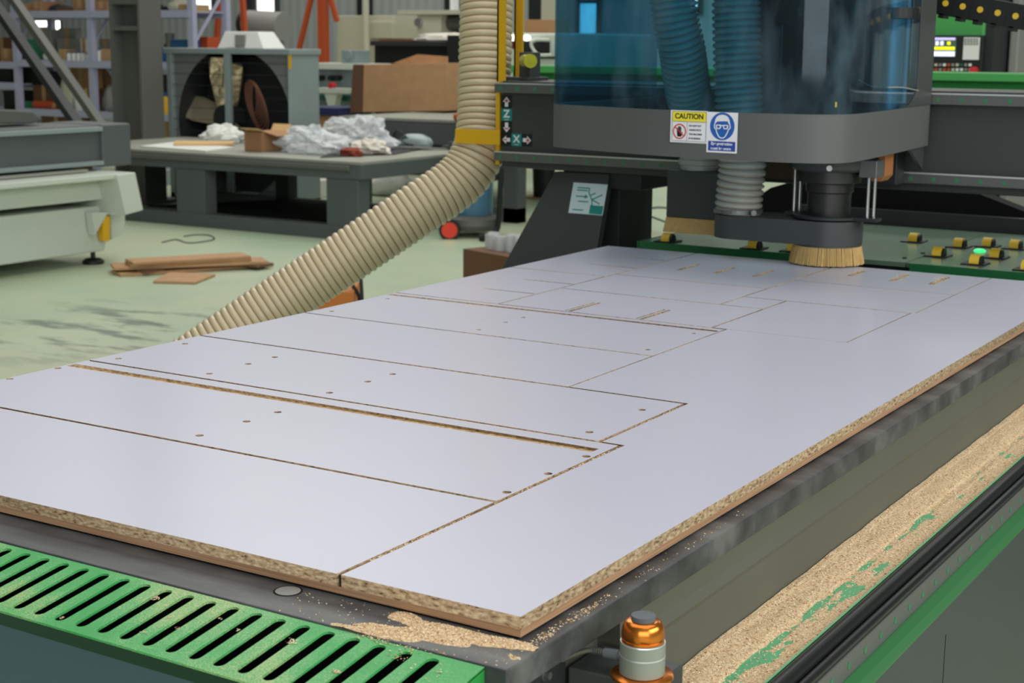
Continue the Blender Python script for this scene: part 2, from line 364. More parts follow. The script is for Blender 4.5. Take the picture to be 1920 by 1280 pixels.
def spline(pts, n):
    """catmull-rom through points"""
    pts = [Vector(p) for p in pts]; P = [pts[0]*2-pts[1]]+pts+[pts[-1]*2-pts[-2]]; out = []
    for i in range(1, len(P)-2):
        for k in range(n):
            t = k/n; a, b_, c_, d_ = P[i-1], P[i], P[i+1], P[i+2]
            out.append(0.5*((2*b_)+(c_-a)*t+(2*a-5*b_+4*c_-d_)*t*t+(3*b_-a-3*c_+d_)*t**3))
    out.append(pts[-1]); return out
def resample(path, step):
    out = [path[0]]; acc = 0.0
    for a, b_ in zip(path, path[1:]):
        L = (b_-a).length; pos = step-acc
        while pos <= L: out.append(a+(b_-a)*(pos/L)); pos += step
        acc = (acc+L) % step
    return out

# ================================================================== HALL
structure('floor', MB().box(-36, -12, -0.2, 10, 24, 0), 'floor_paint')
structure('ceiling', MB().box(-36, -12, 7.2, 10, 24, 7.4), 'roof')
structure('wall_back', MB().box(-36, 22, 0, 10, 22.3, 7.2), 'wall_cladding')
structure('wall_left', MB().box(-36.3, -12, 0, -36, 22, 7.2), 'wall_plain')
structure('wall_right', MB().box(10, -12, 0, 10.3, 22, 7.2), 'wall_plain')
structure('wall_front', MB().box(-36, -12.3, 0, 10, -12, 7.2), 'wall_plain')
# windows of the back wall: frame + bright pane
for k, (px0, py0, px1, py1) in enumerate([(482, -60, 519, 38), (1085, -70, 1126, 74), (366, -60, 400, 22), (1290, -60, 1316, 20), (1372, -60, 1408, 20), (1896, -70, 1960, 42)]):
    a = at(px0, py1, y=21.96); c = at(px1, py0, y=21.96)
    fr_ = MB(); t = 0.07
    for x in (a.x, c.x): fr_.box(x-t/2, 21.90, a.z-t, x+t/2, 21.995, c.z+t)
    for z in (a.z, c.z, (a.z+c.z)/2): fr_.box(a.x, 21.90, z-t/2, c.x, 21.995, z+t/2)
    o = structure('window_%d' % (k+1), fr_, 'rail_steel')
    build('window_pane', MB().box(a.x+.02, 21.94, a.z, c.x-.02, 21.95, c.z), 'daylight', o)

# ================================================================== ROUTER BED
bed = thing('router_bed', 'grey and green router bed with black top, slotted green front cover and sawdust tray', 'cnc machine', (-0.6, 1.2, 0))
build('bed_top', MB().box(-1.28, -0.0675, 0.870, 0.027, 2.49, 0.897), 'phenolic_black', bed, bev=0.0015, label='black phenolic bed top rubbed grey')
build('seal', MB().box(-1.217, 0.002, 0.897, -0.003, 2.438, 0.8995), 'deep_black', bed)
build('bed_frame', MB().prism([(-1.27, 0.0), (-1.27, 0.87), (0.021, 0.87), (0.022, 0.845), (0.026, 0.832), (0.024, 0.826), (0.030, 0.775), (0.030, 0.30), (0.15, 0.25), (0.15, 0.0)], 'y', 0.16, 2.47).box(-1.27, -0.05, 0.0, -0.004, 0.16, 0.87), 'tray_wall', bed)
build('dust_tray', MB().prism([(0.031, 0.772), (0.083, 0.772), (0.1325, 0.779), (0.1335, 0.786), (0.1362, 0.786), (0.1362, 0.765), (0.031, 0.765)], 'y', 0.0, 2.55), 'tray_green', bed, label='green dust tray')
build('rubber_tube', MB().tube([(0.1475, 0.0, 0.781), (0.1475, 2.55, 0.781)], 0.0105, 20), 'rubber', bed, smooth=True)
build('rubber_lip', MB().tube([(0.1635, 0.0, 0.776), (0.1635, 2.55, 0.776)], 0.0062, 14), 'rubber', bed, smooth=True)
gr = build('guide_rail', MB().box(0.148, 0.0, 0.742, 0.171, 2.55, 0.772), 'rail_paint', bed, bev=0.001)
capm = None
for k in range(60):
    y = 0.16+0.055*k
    if y > 2.2: break
    if capm is None:
        c0 = build('bolt_cap', MB().cyl((0.1708, y, 0.757), (0.1716, y, 0.757), 0.0045, n=16), 'cap_green', gr); capm = c0
    else:
        c = capm.copy(); COL.objects.link(c); c.parent = gr; c.location = capm.location + Vector((0, 0.055*k, 0))
build('guard_bar', MB().prism([(0.15, 0.742), (0.172, 0.744), (0.1825, 0.738), (0.1868, 0.726), (0.1868, 0.722), (0.15, 0.722)], 'y', 0.0, 2.55), 'guard_green', bed, bev=.0012, label='green guard bar')
sp_ = build('side_panel', MB().box(0.151, -0.14, 0.02, 0.184, 2.5, 0.722), 'cabinet_grey', bed)
q = at(1774, 1190, x=0.1845)
build('panel_seam', MB().box(0.1838, q.y-.001, 0.10, 0.1843, q.y+.001, q.z), 'deep_black', sp_)
# slotted front cover, one sloping sheet with real slots
U_ = Vector((1, 0, 0)); V_ = Vector((0, 0.112, 0.0157)).normalized(); N_ = U_.cross(V_); O_ = Vector((0, -0.0685, 0.8955))
def slot(cx, b0, b1, wd, n=8):
    r = wd/2; pts = []
    for k in range(n+1):
        a = math.pi*k/n; pts.append((cx+r*math.cos(a), b1-r+r*math.sin(a)))
    for k in range(n+1):
        a = math.pi+math.pi*k/n; pts.append((cx+r*math.cos(a), b0+r+r*math.sin(a)))
    return pts
holes = [slot(-0.0445-0.0299*k, -0.1045, -0.0065, 0.0140) for k in range(40)]
me = plate_mesh('front_cover', rect(-1.28, -0.1143, 0.004, 0), holes, 0.0025)
for vtx in me.vertices:
    p = O_ + U_*vtx.co.x + V_*vtx.co.y + N_*(vtx.co.z-0.00125); vtx.co = p - wpos(bed)
fc = link('front_cover', me, 'green_dusty', bed); fc['label'] = 'green slotted cover dusted with sawdust'
lo = O_ - V_*0.1143
build('cover_lip', MB().prism([(lo.y, lo.z-.0012), (lo.y+.0025, lo.z-.0012), (lo.y+.0205, lo.z-.026), (lo.y+.018, lo.z-.026)], 'x', -1.28, 0.004), 'green_shaded', fc)  # shade of the inward-sloping lip is put into its darker green
build('cover_flange', MB().prism([(O_.y, O_.z-0.0015), (lo.y, lo.z-0.0015), (lo.y+.019, lo.z-0.03), (O_.y, O_.z-0.04)], 'x', 0.0015, 0.004), 'green', fc)
build('slot_shade_liner', MB().box(-1.27, -0.158, 0.70, -0.011, -0.0715, 0.706).box(-1.27, -0.0710, 0.706, -0.011, -0.0690, 0.8915), 'deep_black', bed)  # black liner added to keep the void behind the slots dark
build('front_panel', MB().box(-1.28, -0.1585, 0.02, -0.011, -0.150, 0.852), 'panel_blue_grey', bed)
dc = at(540, 1108, z=0.897)
build('bed_plug', MB().lathe((dc.x, dc.y, 0.897), [(0.001, -0.001), (0.013, -0.001), (0.013, 0.0006), (0.0115, 0.0010), (0.001, 0.0010)]), 'grey_mid', bed, smooth=True)
build('bed_plug_rim', MB().lathe((dc.x, dc.y, 0.897), [(0.0132, 0.0), (0.0150, 0.0), (0.0150, 0.0004), (0.0132, 0.0004)]), 'deep_black', bed)
# bracket carrying the tool sensor, corner bolt
build('sensor_bracket', MB().box(0.006, 0.081, 0.79, 0.098, 0.150, 0.8432), 'frame_grey', bed, bev=0.0015)
build('corner_block', MB().box(-0.004, -0.062, 0.70, 0.004, 0.079, 0.869), 'frame_dark', bed)
build('corner_plate', MB().box(-0.006, -0.0655, 0.80, 0.006, -0.0622, 0.862), 'green', bed)
cb = at(1020, 1264, x=0.004)
bo = build('hex_bolt', MB().cyl((0.003, cb.y, cb.z), (0.006, cb.y, cb.z), 0.0062, n=20).cyl((0.006, cb.y, cb.z), (0.011, cb.y, cb.z), 0.0042, n=6), 'rail_steel', bed)

# ---------------------------------------------------------------- tool sensor
sb = Vector((0.0785, 0.098, 0.8436))
ts = thing('tool_sensor', 'copper and grey cylindrical tool sensor beside the front corner of the board', 'sensor', sb)
n_ = 56
SR = lambda P: [(r_*1.24, z_*1.02) for r_, z_ in P]
build('base_flange', MB().lathe(sb, SR([(0.001, 0), (0.0235, 0), (0.0248, 0.001), (0.0248, 0.0032), (0.0238, 0.0042), (0.001, 0.0042)]), n_), 'copper', ts, smooth=True)
build('body', MB().lathe(sb, SR([(0.0165, 0.0042), (0.0178, 0.0052), (0.0178, 0.0215), (0.0172, 0.022), (0.0172, 0.0235), (0.0178, 0.024), (0.0178, 0.0355), (0.001, 0.0355)]), n_), 'sensor_grey', ts, smooth=True)
build('ring', MB().lathe(sb, SR([(0.0172, 0.0216), (0.0179, 0.0219), (0.0179, 0.0236), (0.0172, 0.0239)]), n_), 'alu', ts, smooth=True)
build('ring', MB().lathe(sb, SR([(0.0165, 0.0355), (0.0179, 0.0355), (0.0176, 0.0366), (0.0166, 0.0366)]), n_), 'alu', ts, smooth=True)
build('dome', MB().lathe(sb, SR([(0.0160, 0.0366), (0.0168, 0.0372), (0.0168, 0.0392), (0.0163, 0.0396), (0.0167, 0.0402), (0.0169, 0.044), (0.0163, 0.0495), (0.0150, 0.0538), (0.0132, 0.0562), (0.0110, 0.0572), (0.001, 0.0573)]), n_), 'copper', ts, smooth=True)
build('button', MB().lathe(sb, SR([(0.0096, 0.0573), (0.0096, 0.0618), (0.0088, 0.0622), (0.001, 0.0622)]), n_), 'button_grey', ts, smooth=True)
sc_ = at(1179, 1262, z=sb.z+0.0042)
build('screw', MB().lathe((sc_.x, sc_.y, sb.z+0.0042), [(0.001, 0), (0.0024, 0), (0.0024, 0.0032), (0.0013, 0.0033), (0.0012, 0.0022), (0.0002, 0.0021)], 18), 'rail_steel', ts, smooth=True)
d_ = Vector((-0.93, -0.10, 0.0)).normalized(); c0 = sb + Vector((0, 0, 0.0175)) + d_*0.0205
build('cable_gland', MB().cyl(c0, c0+d_*0.004, 0.0045, n=20).cyl(c0+d_*0.004, c0+d_*0.019, 0.0052, 0.0048, n=20), 'button_grey', ts, smooth=True)
c1 = c0+d_*0.019; sprg = MB()
for k in range(6): sprg.tube([c1+d_*(0.0022*k), c1+d_*(0.0022*k+0.0012)], 0.0038, 16)
build('strain_relief', sprg, 'rail_steel', ts)
c2 = c1+d_*0.0125
build('cable', MB().tube(spline([c1, c2, c2+Vector((-0.010, -0.006, -0.002)), c2+Vector((-0.024, -0.018, -0.009)), c2+Vector((-0.034, -0.034, -0.017)), c2+Vector((-0.034, -0.052, -0.040))], 6), 0.0026, 12), 'tray_wall', ts, smooth=True)

# ================================================================== BOARD, CUT INTO PANELS
ZT = 0.920; ZB = 0.9072
solid('spoilboard', MB().box(-1.22, 0, 0.8995, 0, 2.44, ZB), 'fibreboard', 'thin brown fibreboard lying under the cut white panels on the black bed', 'board')
def board(x0, y0, x1, y1, label, g=(0.0025,)*4, holes=(), poly=None):
    """g: gap on left, near, right, far side"""
    if poly is None: poly = rect(x0+g[0], y0+g[1], x1-g[2], y1-g[3])
    cx = sum(p[0] for p in poly)/len(poly); cy = sum(p[1] for p in poly)/len(poly)
    me = plate_mesh('cut_panel', [(p[0]-cx, p[1]-cy) for p in poly], [[(a-cx, c_-cy) for a, c_ in h] for h in holes], ZT-ZB)
    o = link('cut_panel', me, ['melamine', 'particle_core']); o.location = (cx, cy, (ZT+ZB)/2)
    for p in me.polygons: p.material_index = 0 if p.normal.z > 0.9 else 1
    fl_ = MB(); hb_ = MB()
    for h in holes:
        xs = [p[0] for p in h]; ys = [p[1] for p in h]
        if max(ys)-min(ys) < .03 and max(xs)-min(xs) > .3: fl_.box(min(xs), min(ys), ZB+.001, max(xs), max(ys), ZT-.0035)
        elif abs((max(ys)-min(ys))-(max(xs)-min(xs))) < .001: hb_.lathe(((max(xs)+min(xs))/2, (max(ys)+min(ys))/2, 0), [(.001, ZB+.001), ((max(xs)-min(xs))/2-.0001, ZB+.001), ((max(xs)-min(xs))/2-.0001, ZT-.0022), (.001, ZT-.0022)], 16)
    if fl_.v: build('groove', fl_, 'groove_core', o, label='brown milled groove bottom')
    if hb_.v: build('drilled_holes', hb_, 'hole_brown', o, label='brown drilled dowel holes')
    return tag(o, label, 'board', 'white panels cut from the sheet')
D = lambda pts, r=0.0058: [circ(x, y, r, 16) for x, y in pts]
board(-1.22, 0, -0.214, 0.298, 'plain white cut panel with no holes along the front edge of the bed', (0, 0, .0032, .0032))
board(-1.22, 0.298, -0.214, 0.608, 'white cut panel with a long brown groove, second row from the front edge', (0, .0032, .0032, .0032),
      D([(-1.212, .437), (-1.212, .535), (-.717, .337), (-.717, .432), (-.717, .499), (-.2265, .338), (-.2265, .435), (-.2265, .533)])+[rect(-1.214, .556, -.231, .5755)])
board(-1.22, 0.608, -0.248, 0.878, 'white cut panel with two diagonal sets of drilled holes, just behind the front brown groove', (0, .0032, .0032, .0032),
      D([(-1.189, .646), (-1.189, .805), (-.98, .641), (-.98, .734), (-.98, .802), (-.734, .640), (-.734, .736), (-.734, .803), (-.285, .806), (-.285, .647)]))
board(-1.22, 0.878, -0.449, 1.173, 'plain white cut panel without holes, halfway along the sheet, before the far grooved panel', (0, .0032, .0032, .0025))
board(-1.22, 1.173, -0.449, 1.479, 'white cut panel with brown groove along its far edge, in the middle of the sheet', (0, .0025, .0032, .0025),
      D([(-1.186, 1.217), (-1.186, 1.403), (-.834, 1.212), (-.834, 1.307), (-.834, 1.372), (-.484, 1.219), (-.484, 1.406)], .005)+[rect(-1.216, 1.445, -.456, 1.4575)])
g2 = (.0022,)*4
board(-1.22, 1.479, -0.960, 1.947, 'white cut panel with two crosswise slots at the left edge, behind the far groove', (0, .002, .0022, .002),
      [rect(-1.095, 1.633, -.966, 1.6385), rect(-1.096, 1.797, -.966, 1.8025)])
board(-1.22, 1.947, -0.960, 2.44, 'white cut panel at the far left corner of the sheet, nearest the gantry leg', (0, .002, .0022, 0),
      [rect(-1.093, 2.104, -.966, 2.110), rect(-1.095, 2.267, -.966, 2.273)])
board(-.960, 1.479, -.481, 1.735, 'white cut panel with two pairs of lengthwise slots, right behind the far groove', g2,
      [rect(-.807, 1.486, -.803, 1.612), rect(-.798, 1.486, -.790, 1.612), rect(-.647, 1.486, -.643, 1.613), rect(-.638, 1.486, -.630, 1.613)])
board(-.960, 1.735, -.579, 1.990, 'plain white cut panel between two rows of slotted panels, in front of the brush', g2)
board(-.960, 1.990, -.579, 2.44, 'white cut panel with three slots in the shade under the spindle head', (.0022, .0022, .0022, 0),
      [rect(-.874, 2.135, -.862, 2.255), rect(-.780, 2.14, -.768, 2.25), rect(-.684, 2.144, -.672, 2.258)])
board(-.579, 1.735, -.481, 1.858, 'smallest white cut panel, a narrow strip near the middle of the far half', g2)
board(-.481, 1.482, -.214, 1.858, 'squarish plain white cut panel beside the wide uncut strip in the far half', (.0022, .0012, .0026, .002))
board(-.579, 1.858, -.207, 2.143, 'plain white cut panel in front of the sawdust-filled slots at the far right', (.0022, .002, .0024, .0015))
board(-.579, 2.143, -.207, 2.44, 'white cut panel with sawdust-filled slots at the far right under the brush', (.0022, .0015, .0024, 0),
      [rect(-.502, 2.281, -.489, 2.378), rect(-.394, 2.257, -.381, 2.378), rect(-.304, 2.262, -.291, 2.395)])
board(0, 0, 0, 0, 'long uncut white strip of the sheet along its right edge, beside the sawdust tray',
      poly=[(-.214, 0), (0, 0), (0, 2.44), (-.207, 2.44), (-.207, 1.866), (-.214, 1.858), (-.214, 1.482), (-.449, 1.482), (-.449, .8808), (-.2452, .8808), (-.2452, .6108), (-.214+.0032, .6108), (-.2112, 0)])

# ---------------------------------------------------------------- sawdust
def flakes(mb, pts, smin=0.0008, smax=0.0032):
    for p in pts:
        L = random.uniform(smin, smax); wd = L*random.uniform(.18, .5); h = wd*0.6
        a = random.uniform(0, math.pi*2); tl = random.uniform(-.5, .5)
        t = Vector((math.cos(a)*math.cos(tl), math.sin(a)*math.cos(tl), math.sin(tl))); c_ = Vector((-math.sin(a), math.cos(a), 0)); k = t.cross(c_)
        p = Vector(p); mi = random.choice((0, 0, 0, 1, 1, 3, 3, 2))
        mb.add([p-t*L/2-c_*wd/2, p-t*L/2+c_*wd/2, p+t*L/2+c_*wd/2, p+t*L/2-c_*wd/2, p+k*h+c_*0.1*wd], [(3, 2, 1, 0), (0, 1, 4), (1, 2, 4), (2, 3, 4), (3, 0, 4)], mi)
FL = ['flake_a', 'flake_b', 'flake_c', 'flake_d']
def tray_z(x): return 0.772 if x < .083 else 0.772+(x-.083)*0.007/0.0495
def dust_h(x, y):
    n1 = noise.fractal(Vector((x*34, y*13, 1.7)), 1.0, 2.0, 4); n2 = noise.noise(Vector((x*130, y*120, 5)))
    cov = 0.0022-0.00175*min(1, max(0, (x-.066)/.022))+0.0011*max(0, (x-.108)/.025)
    if .080 < x < .092: cov -= 0.0008
    if y > 1.0: cov += 0.0006
    if .10 < x < .12 and y > 1.05: cov -= 0.0008
    if x < .042: cov += 0.001
    return cov + 0.0016*n1 + 0.0004*n2
mb = MB(); nx, ny = 52, 620; x0, x1, y0, y1 = .0315, .1322, .03, 2.5
for j in range(ny+1):
    for i in range(nx+1):
        x = x0+(x1-x0)*i/nx; y = y0+(y1-y0)*j/ny; mb.v.append(Vector((x, y, tray_z(x)+max(-.0006, dust_h(x, y)))))
for j in range(ny):
    for i in range(nx):
        k = j*(nx+1)+i; mb.f.append((k, k+1, k+nx+2, k+nx+1)); mb.m.append(0)
sd = solid('sawdust_layer', mb, 'sawdust_bed', 'pale layer of sawdust lying in the green tray along the right side of the bed', 'sawdust', kind='stuff', origin=(0.08, 1.2, 0.772), smooth=True)
mb = MB(); pts = []
while len(pts) < 15000:
    y = .12+2.2*random.random()**1.6; x = random.uniform(.033, .1315); h = dust_h(x, y)
    if h < 0.0 and random.random() > 0.35: continue
    pts.append((x, y, tray_z(x)+max(0, h)+0.0002))
flakes(mb, pts, .0010, .0034)
solid('wood_shavings', mb, FL, 'loose wood shavings scattered over the sawdust in the green tray', 'sawdust', kind='stuff', origin=(0.08, 1.2, 0.774))
# spill of sawdust at the front corner of the bed
def spill(x, y):
    n1 = noise.fractal(Vector((x*40, y*40, 3)), 1.0, 2.0, 4)
    d = 0.0
    for cx, cy, rx, ry, hh in ((-.060, -.020, .070, .016, .0042), (-.115, -.052, .045, .016, .0034), (-.150, -.064, .030, .008, .002), (-.005, -.012, .040, .010, .0034), (-.075, -.038, .05, .014, .0030), (-.125, -.012, .02, .014, .0026)):
        q = ((x-cx)/rx)**2+((y-cy)/ry)**2; d = max(d, hh*(1-q))
    return d-0.0008+0.0011*n1
mb = MB(); nx, ny = 150, 54; x0, x1, y0, y1 = -.21, .0245, -.0668, .0005
for j in range(ny+1):
    for i in range(nx+1):
        x = x0+(x1-x0)*i/nx; y = y0+(y1-y0)*j/ny; mb.v.append(Vector((x, y, 0.897+max(-.0008, spill(x, y)))))
for j in range(ny):
    for i in range(nx):
        k = j*(nx+1)+i; mb.f.append((k, k+1, k+nx+2, k+nx+1)); mb.m.append(0)
k0 = len(mb.v)
pts = []
while len(pts) < 2600:
    x = random.uniform(x0, x1); y = random.uniform(y0, y1); h = spill(x, y)
    if h < 0: continue
    pts.append((x, y, .897+h+.0003))
for _ in range(160):
    pts.append((random.uniform(-.25, .022), random.uniform(-.066, -.002), .8972))
for _ in range(420):
    y = random.choice((random.gauss(.06, .025), random.gauss(.02, .012), random.gauss(.11, .02), random.uniform(0, .5)))
    pts.append((random.gauss(.014, .0035), max(-.05, y), .8972))
mb2 = MB(); flakes(mb2, pts, .0008, .0026)
mb.add(mb2.v, mb2.f, [q+1 for q in mb2.m])
solid('sawdust_heap', mb, ['sawdust_bed']+FL, 'low heap of fresh sawdust on the black bed below the front corner of the board', 'sawdust', kind='stuff', origin=(-.06, -.03, .897), smooth=False)
# crumbs on the green cover, in the kerfs and the far slots
mb = MB(); pts = []
def on_cover(px, py, n, s):
    p = at_plane(px, py, O_, N_)
    for _ in range(n):
        q = p + U_*random.gauss(0, s) + V_*random.gauss(0, s*0.7); pts.append(tuple(q+N_*0.0006))
for px, py, n, s in ((292, 1122, 26, .0022), (270, 1186, 16, .0018), (318, 1157, 14, .0018), (333, 1178, 8, .0015), (117, 1159, 10, .0014), (548, 1203, 40, .0032), (630, 1260, 30, .0026), (413, 1160, 8, .0016), (447, 1181, 6, .0014), (720, 1200, 40, .006), (770, 1215, 40, .008), (690, 1190, 50, .006), (820, 1262, 20, .008), (745, 1235, 24, .009)): on_cover(px, py, n, s)
flakes(mb, pts, .0010, .0026)
solid('sawdust_crumbs', mb, FL, 'small crumbs of sawdust on the green slotted cover', 'sawdust', kind='stuff')
mb = MB(); pts = []
zk = ZT-.0022  # raised brown fill added in the kerfs so they don't go dark
for xa, ya, xb, yb, wd in ((-1.2, .298, -.217, .298, .0064), (-1.2, .608, -.214, .608, .0064), (-1.2, .878, -.252, .878, .0064), (-1.2, 1.173, -.452, 1.173, .0057), (-1.2, 1.479, -.452, 1.479, .0045),
    (-.214, .004, -.214, .605, .0064), (-.2485, .612, -.2485, .876, .0064), (-.4492, .882, -.4492, 1.476, .0055),
    (-.96, 1.484, -.96, 2.43, .0044), (-.480, 1.486, -.480, 1.856, .0044), (-.2145, 1.484, -.2145, 1.855, .0044), (-.579, 1.738, -.579, 2.43, .0044), (-.208, 1.87, -.208, 2.39, .0044),
    (-1.2, 1.947, -.963, 1.947, .004), (-.957, 1.735, -.484, 1.735, .004), (-.957, 1.99, -.582, 1.99, .004), (-.576, 1.858, -.218, 1.858, .004), (-.576, 2.143, -.211, 2.143, .003)):
    if xa == xb: mb.box(xa-wd/2+.0002, ya, ZB+.0005, xa+wd/2-.0002, yb, zk, 4)
    else: mb.box(xa, ya-wd/2+.0002, ZB+.0005, xb, ya+wd/2-.0002, zk, 4)
for xx, ya, yb, n in ((-.2135, .05, .24, 260), (-.214, .47, .56, 60), (-.248, .70, .86, 60), (-.449, .9, 1.45, 130), (-.2135, .25, .60, 90)):
    for _ in range(n): pts.append((xx+random.gauss(0, .0008), random.uniform(ya, yb), random.uniform(.9182, .9200)))
for x_, y_, rx, ry, n in ((-.3875, 2.318, .006, .035, 420), (-.2975, 2.33, .006, .038, 420), (-.4955, 2.33, .006, .032, 240)):
    for _ in range(n):
        pts.append((x_+random.gauss(0, rx), y_+random.uniform(-1, 1)*ry*1.5, .9085+abs(random.gauss(.009, .004))))
flakes(mb, pts, .0010, .0030)
solid('kerf_sawdust_fill', mb, FL+['kerf_brown'], 'sawdust and added brown fill in the saw kerfs and slots between the white panels', 'sawdust', kind='stuff')

# ================================================================== GANTRY
gan = thing('router_gantry', 'dark grey gantry beam with steel rails standing across the far end of the bed', 'cnc machine', (-1.6, 3.0, 0))
beam = build('beam', MB().box(-1.795, 2.82, 1.078, 0.80, 3.12, 1.337), 'frame_grey', gan, bev=0.003)
BY = 2.786
def rail(z0, z1):
    r_ = build('linear_rail', MB().box(-1.802, BY, z0, 0.80, 2.8195, z1), 'rail_steel', gan, bev=0.0015)
    build('rail_highlight', MB().box(-1.802, BY-.0006, z1-.0035, 0.80, BY+.001, z1+.0006), 'alu', r_)  # bright strip painting the highlight along the rail's top edge
    c_ = None
    for k in range(44):
        x = -1.78+0.06*k
        if c_ is None:
            c_ = build('bolt_cap', MB().cyl((x, BY-0.0008, (z0+z1)/2-.002), (x, BY, (z0+z1)/2-.002), 0.0058, n=16), 'cap_green', r_)
        else:
            q = c_.copy(); COL.objects.link(q); q.parent = r_; q.location = c_.location+Vector((0.06*k, 0, 0))
rail(1.303, 1.332); rail(1.100, 1.128)
# left leg: column and sloping front plate
tl = at(1040, 322, y=2.83); tr = at(1142, 326, y=2.83); X0 = tr.x
br_ = at(1119, 465, x=X0)
nrm = (tr-tl).cross(br_-tr).normalized()
bl = at_plane(940, 505, tl, nrm)
def ext(a, b_, z): return a + (b_-a)*((z-a.z)/(b_.z-a.z))
b_r = ext(tr, br_, 0.35); b_l = ext(tl, bl, 0.35)
leg = build('leg', MB().box(X0-0.07, 2.90, 0.0, X0, 3.12, 1.078).box(X0-0.16, 2.84, 1.03, X0+0.10, 3.12, 1.078), 'frame_dark', gan, bev=0.003)
build('leg_plate', MB().extr([tl, tr, b_r, b_l], (0, 0.03, 0)), 'frame_grey', leg, bev=0.002)
build('leg', MB().box(0.35, 2.84, 0.0, 0.70, 3.30, 1.078), 'frame_dark', gan, bev=0.003)
# crush warning sticker on the leg plate
s0 = at_plane(1066, 399, tl, nrm); s1 = at_plane(1130, 404, tl, nrm); s2 = at_plane(1077, 342, tl, nrm)
u = (s1-s0); v = (s2-s0); v = (v - u.normalized()*v.dot(u.normalized()))
nn = u.cross(v).normalized()
if nn.dot(CAM-s0) < 0: nn = -nn
S = Sign(s0+nn*0.0008, u, v); W_, H_ = u.length, v.length
st = MB(); S.poly(st, rect(0, 0, W_, H_), 0, 0)
def ln(mb, S, a, b_, wd, layer, mi):
    a, b_ = Vector(a), Vector(b_); t = (b_-a).normalized(); n2 = Vector((-t.y, t.x))*wd/2
    S.poly(mb, [tuple(a-n2), tuple(b_-n2), tuple(b_+n2), tuple(a+n2)], layer, mi)
for a, b_ in (((.14, .84), (.50, .84)), ((.50, .84), (.50, .70)), ((.14, .76), (.46, .76)), ((.14, .56), (.40, .56)), ((.10, .12), (.42, .12)), ((.22, .40), (.52, .40)), ((.50, .70), (.62, .48)), ((.62, .48), (.90, .66)), ((.62, .48), (.86, .36)), ((.56, .62), (.70, .70)), ((.62, .48), (.66, .22))):
    ln(st, S, (a[0]*W_, a[1]*H_), (b_[0]*W_, b_[1]*H_), 0.0035, 1, 1)
S.poly(st, [(.40*W_, .63*H_), (.40*W_, .49*H_), (.50*W_, .56*H_)], 1, 1)
S.poly(st, rect(.60*W_, .02*H_, .98*W_, .30*H_), 1, 1)
build('crush_sticker', st, ['sign_pale', 'sign_teal'], leg, label='pale sticker with a teal hand crushing pictogram')
# Z and X axis stickers on the beam face
YF = 2.8195
def cell(px0, py0, px1, py1):
    a = at(px0, py1, y=YF); c_ = at(px1, py0, y=YF); return Sign((a.x, YF, a.z), (1, 0, 0), (0, 0, 1)), c_.x-a.x, c_.z-a.z
def arrow(mb, S, w, h, d, sign):
    cx, cy = w/2, h/2; L = min(w, h)*0.40
    pts = [(0, L), (L*.85, .05*L), (.38*L, .05*L), (.38*L, -.95*L), (-.38*L, -.95*L), (-.38*L, .05*L), (-L*.85, .05*L)]
    R = {'u': lambda p: p, 'd': lambda p: (p[0], -p[1]), 'l': lambda p: (-p[1], p[0]), 'r': lambda p: (p[1], p[0])}[d]
    S.poly(mb, [(cx+R(p)[0], cy+R(p)[1]) for p in pts], 1, 1)
    k = L*.42; t = L*.12
    ox, oy = R((0, L*.25)) if d in 'lr' else R((0, L*.25))
    S.poly(mb, rect(cx+ox-k, cy+oy-t, cx+ox+k, cy+oy+t), 2, 3)
    if sign == '+': S.poly(mb, rect(cx+ox-t, cy+oy-k, cx+ox+t, cy+oy+k), 2, 3)
AX = ['ink', 'white', 'sign_teal', 'sign_red']
mb = MB()
for (a, b_, c_, e_, d, sg) in ((940, 179, 960, 203, 'u', '+'), (940, 227, 960, 250, 'd', '-')):
    S, w_, h_ = cell(a, b_, c_, e_); S.poly(mb, rect(0, 0, w_, h_), 0, 0); arrow(mb, S, w_, h_, d, sg)
S, w_, h_ = cell(940, 203, 960, 227); S.poly(mb, rect(0, 0, w_, h_), 0, 2); S.text(mb, 'Z', w_/2, h_*.55, h_*.80, 1, 1, 1.05); S.poly(mb, rect(w_*.3, h_*.10, w_*.7, h_*.14), 1, 1)
build('z_axis_sticker', mb, AX, beam, label='vertical sticker with Z and plus and minus arrows')
mb = MB()
for (a, b_, c_, e_, d, sg) in ((940, 250.5, 959, 273, 'l', '-'), (978, 251.5, 998, 274, 'r', '+')):
    S, w_, h_ = cell(a, b_, c_, e_); S.poly(mb, rect(0, 0, w_, h_), 0, 0); arrow(mb, S, w_, h_, d, sg)
S, w_, h_ = cell(959, 251, 978, 273.5); S.poly(mb, rect(0, 0, w_, h_), 0, 2); S.text(mb, 'X', w_/2, h_*.55, h_*.80, 1, 1, 1.05); S.poly(mb, rect(w_*.3, h_*.10, w_*.7, h_*.14), 1, 1)
build('x_axis_sticker', mb, AX, beam, label='horizontal sticker with X and minus and plus arrows')
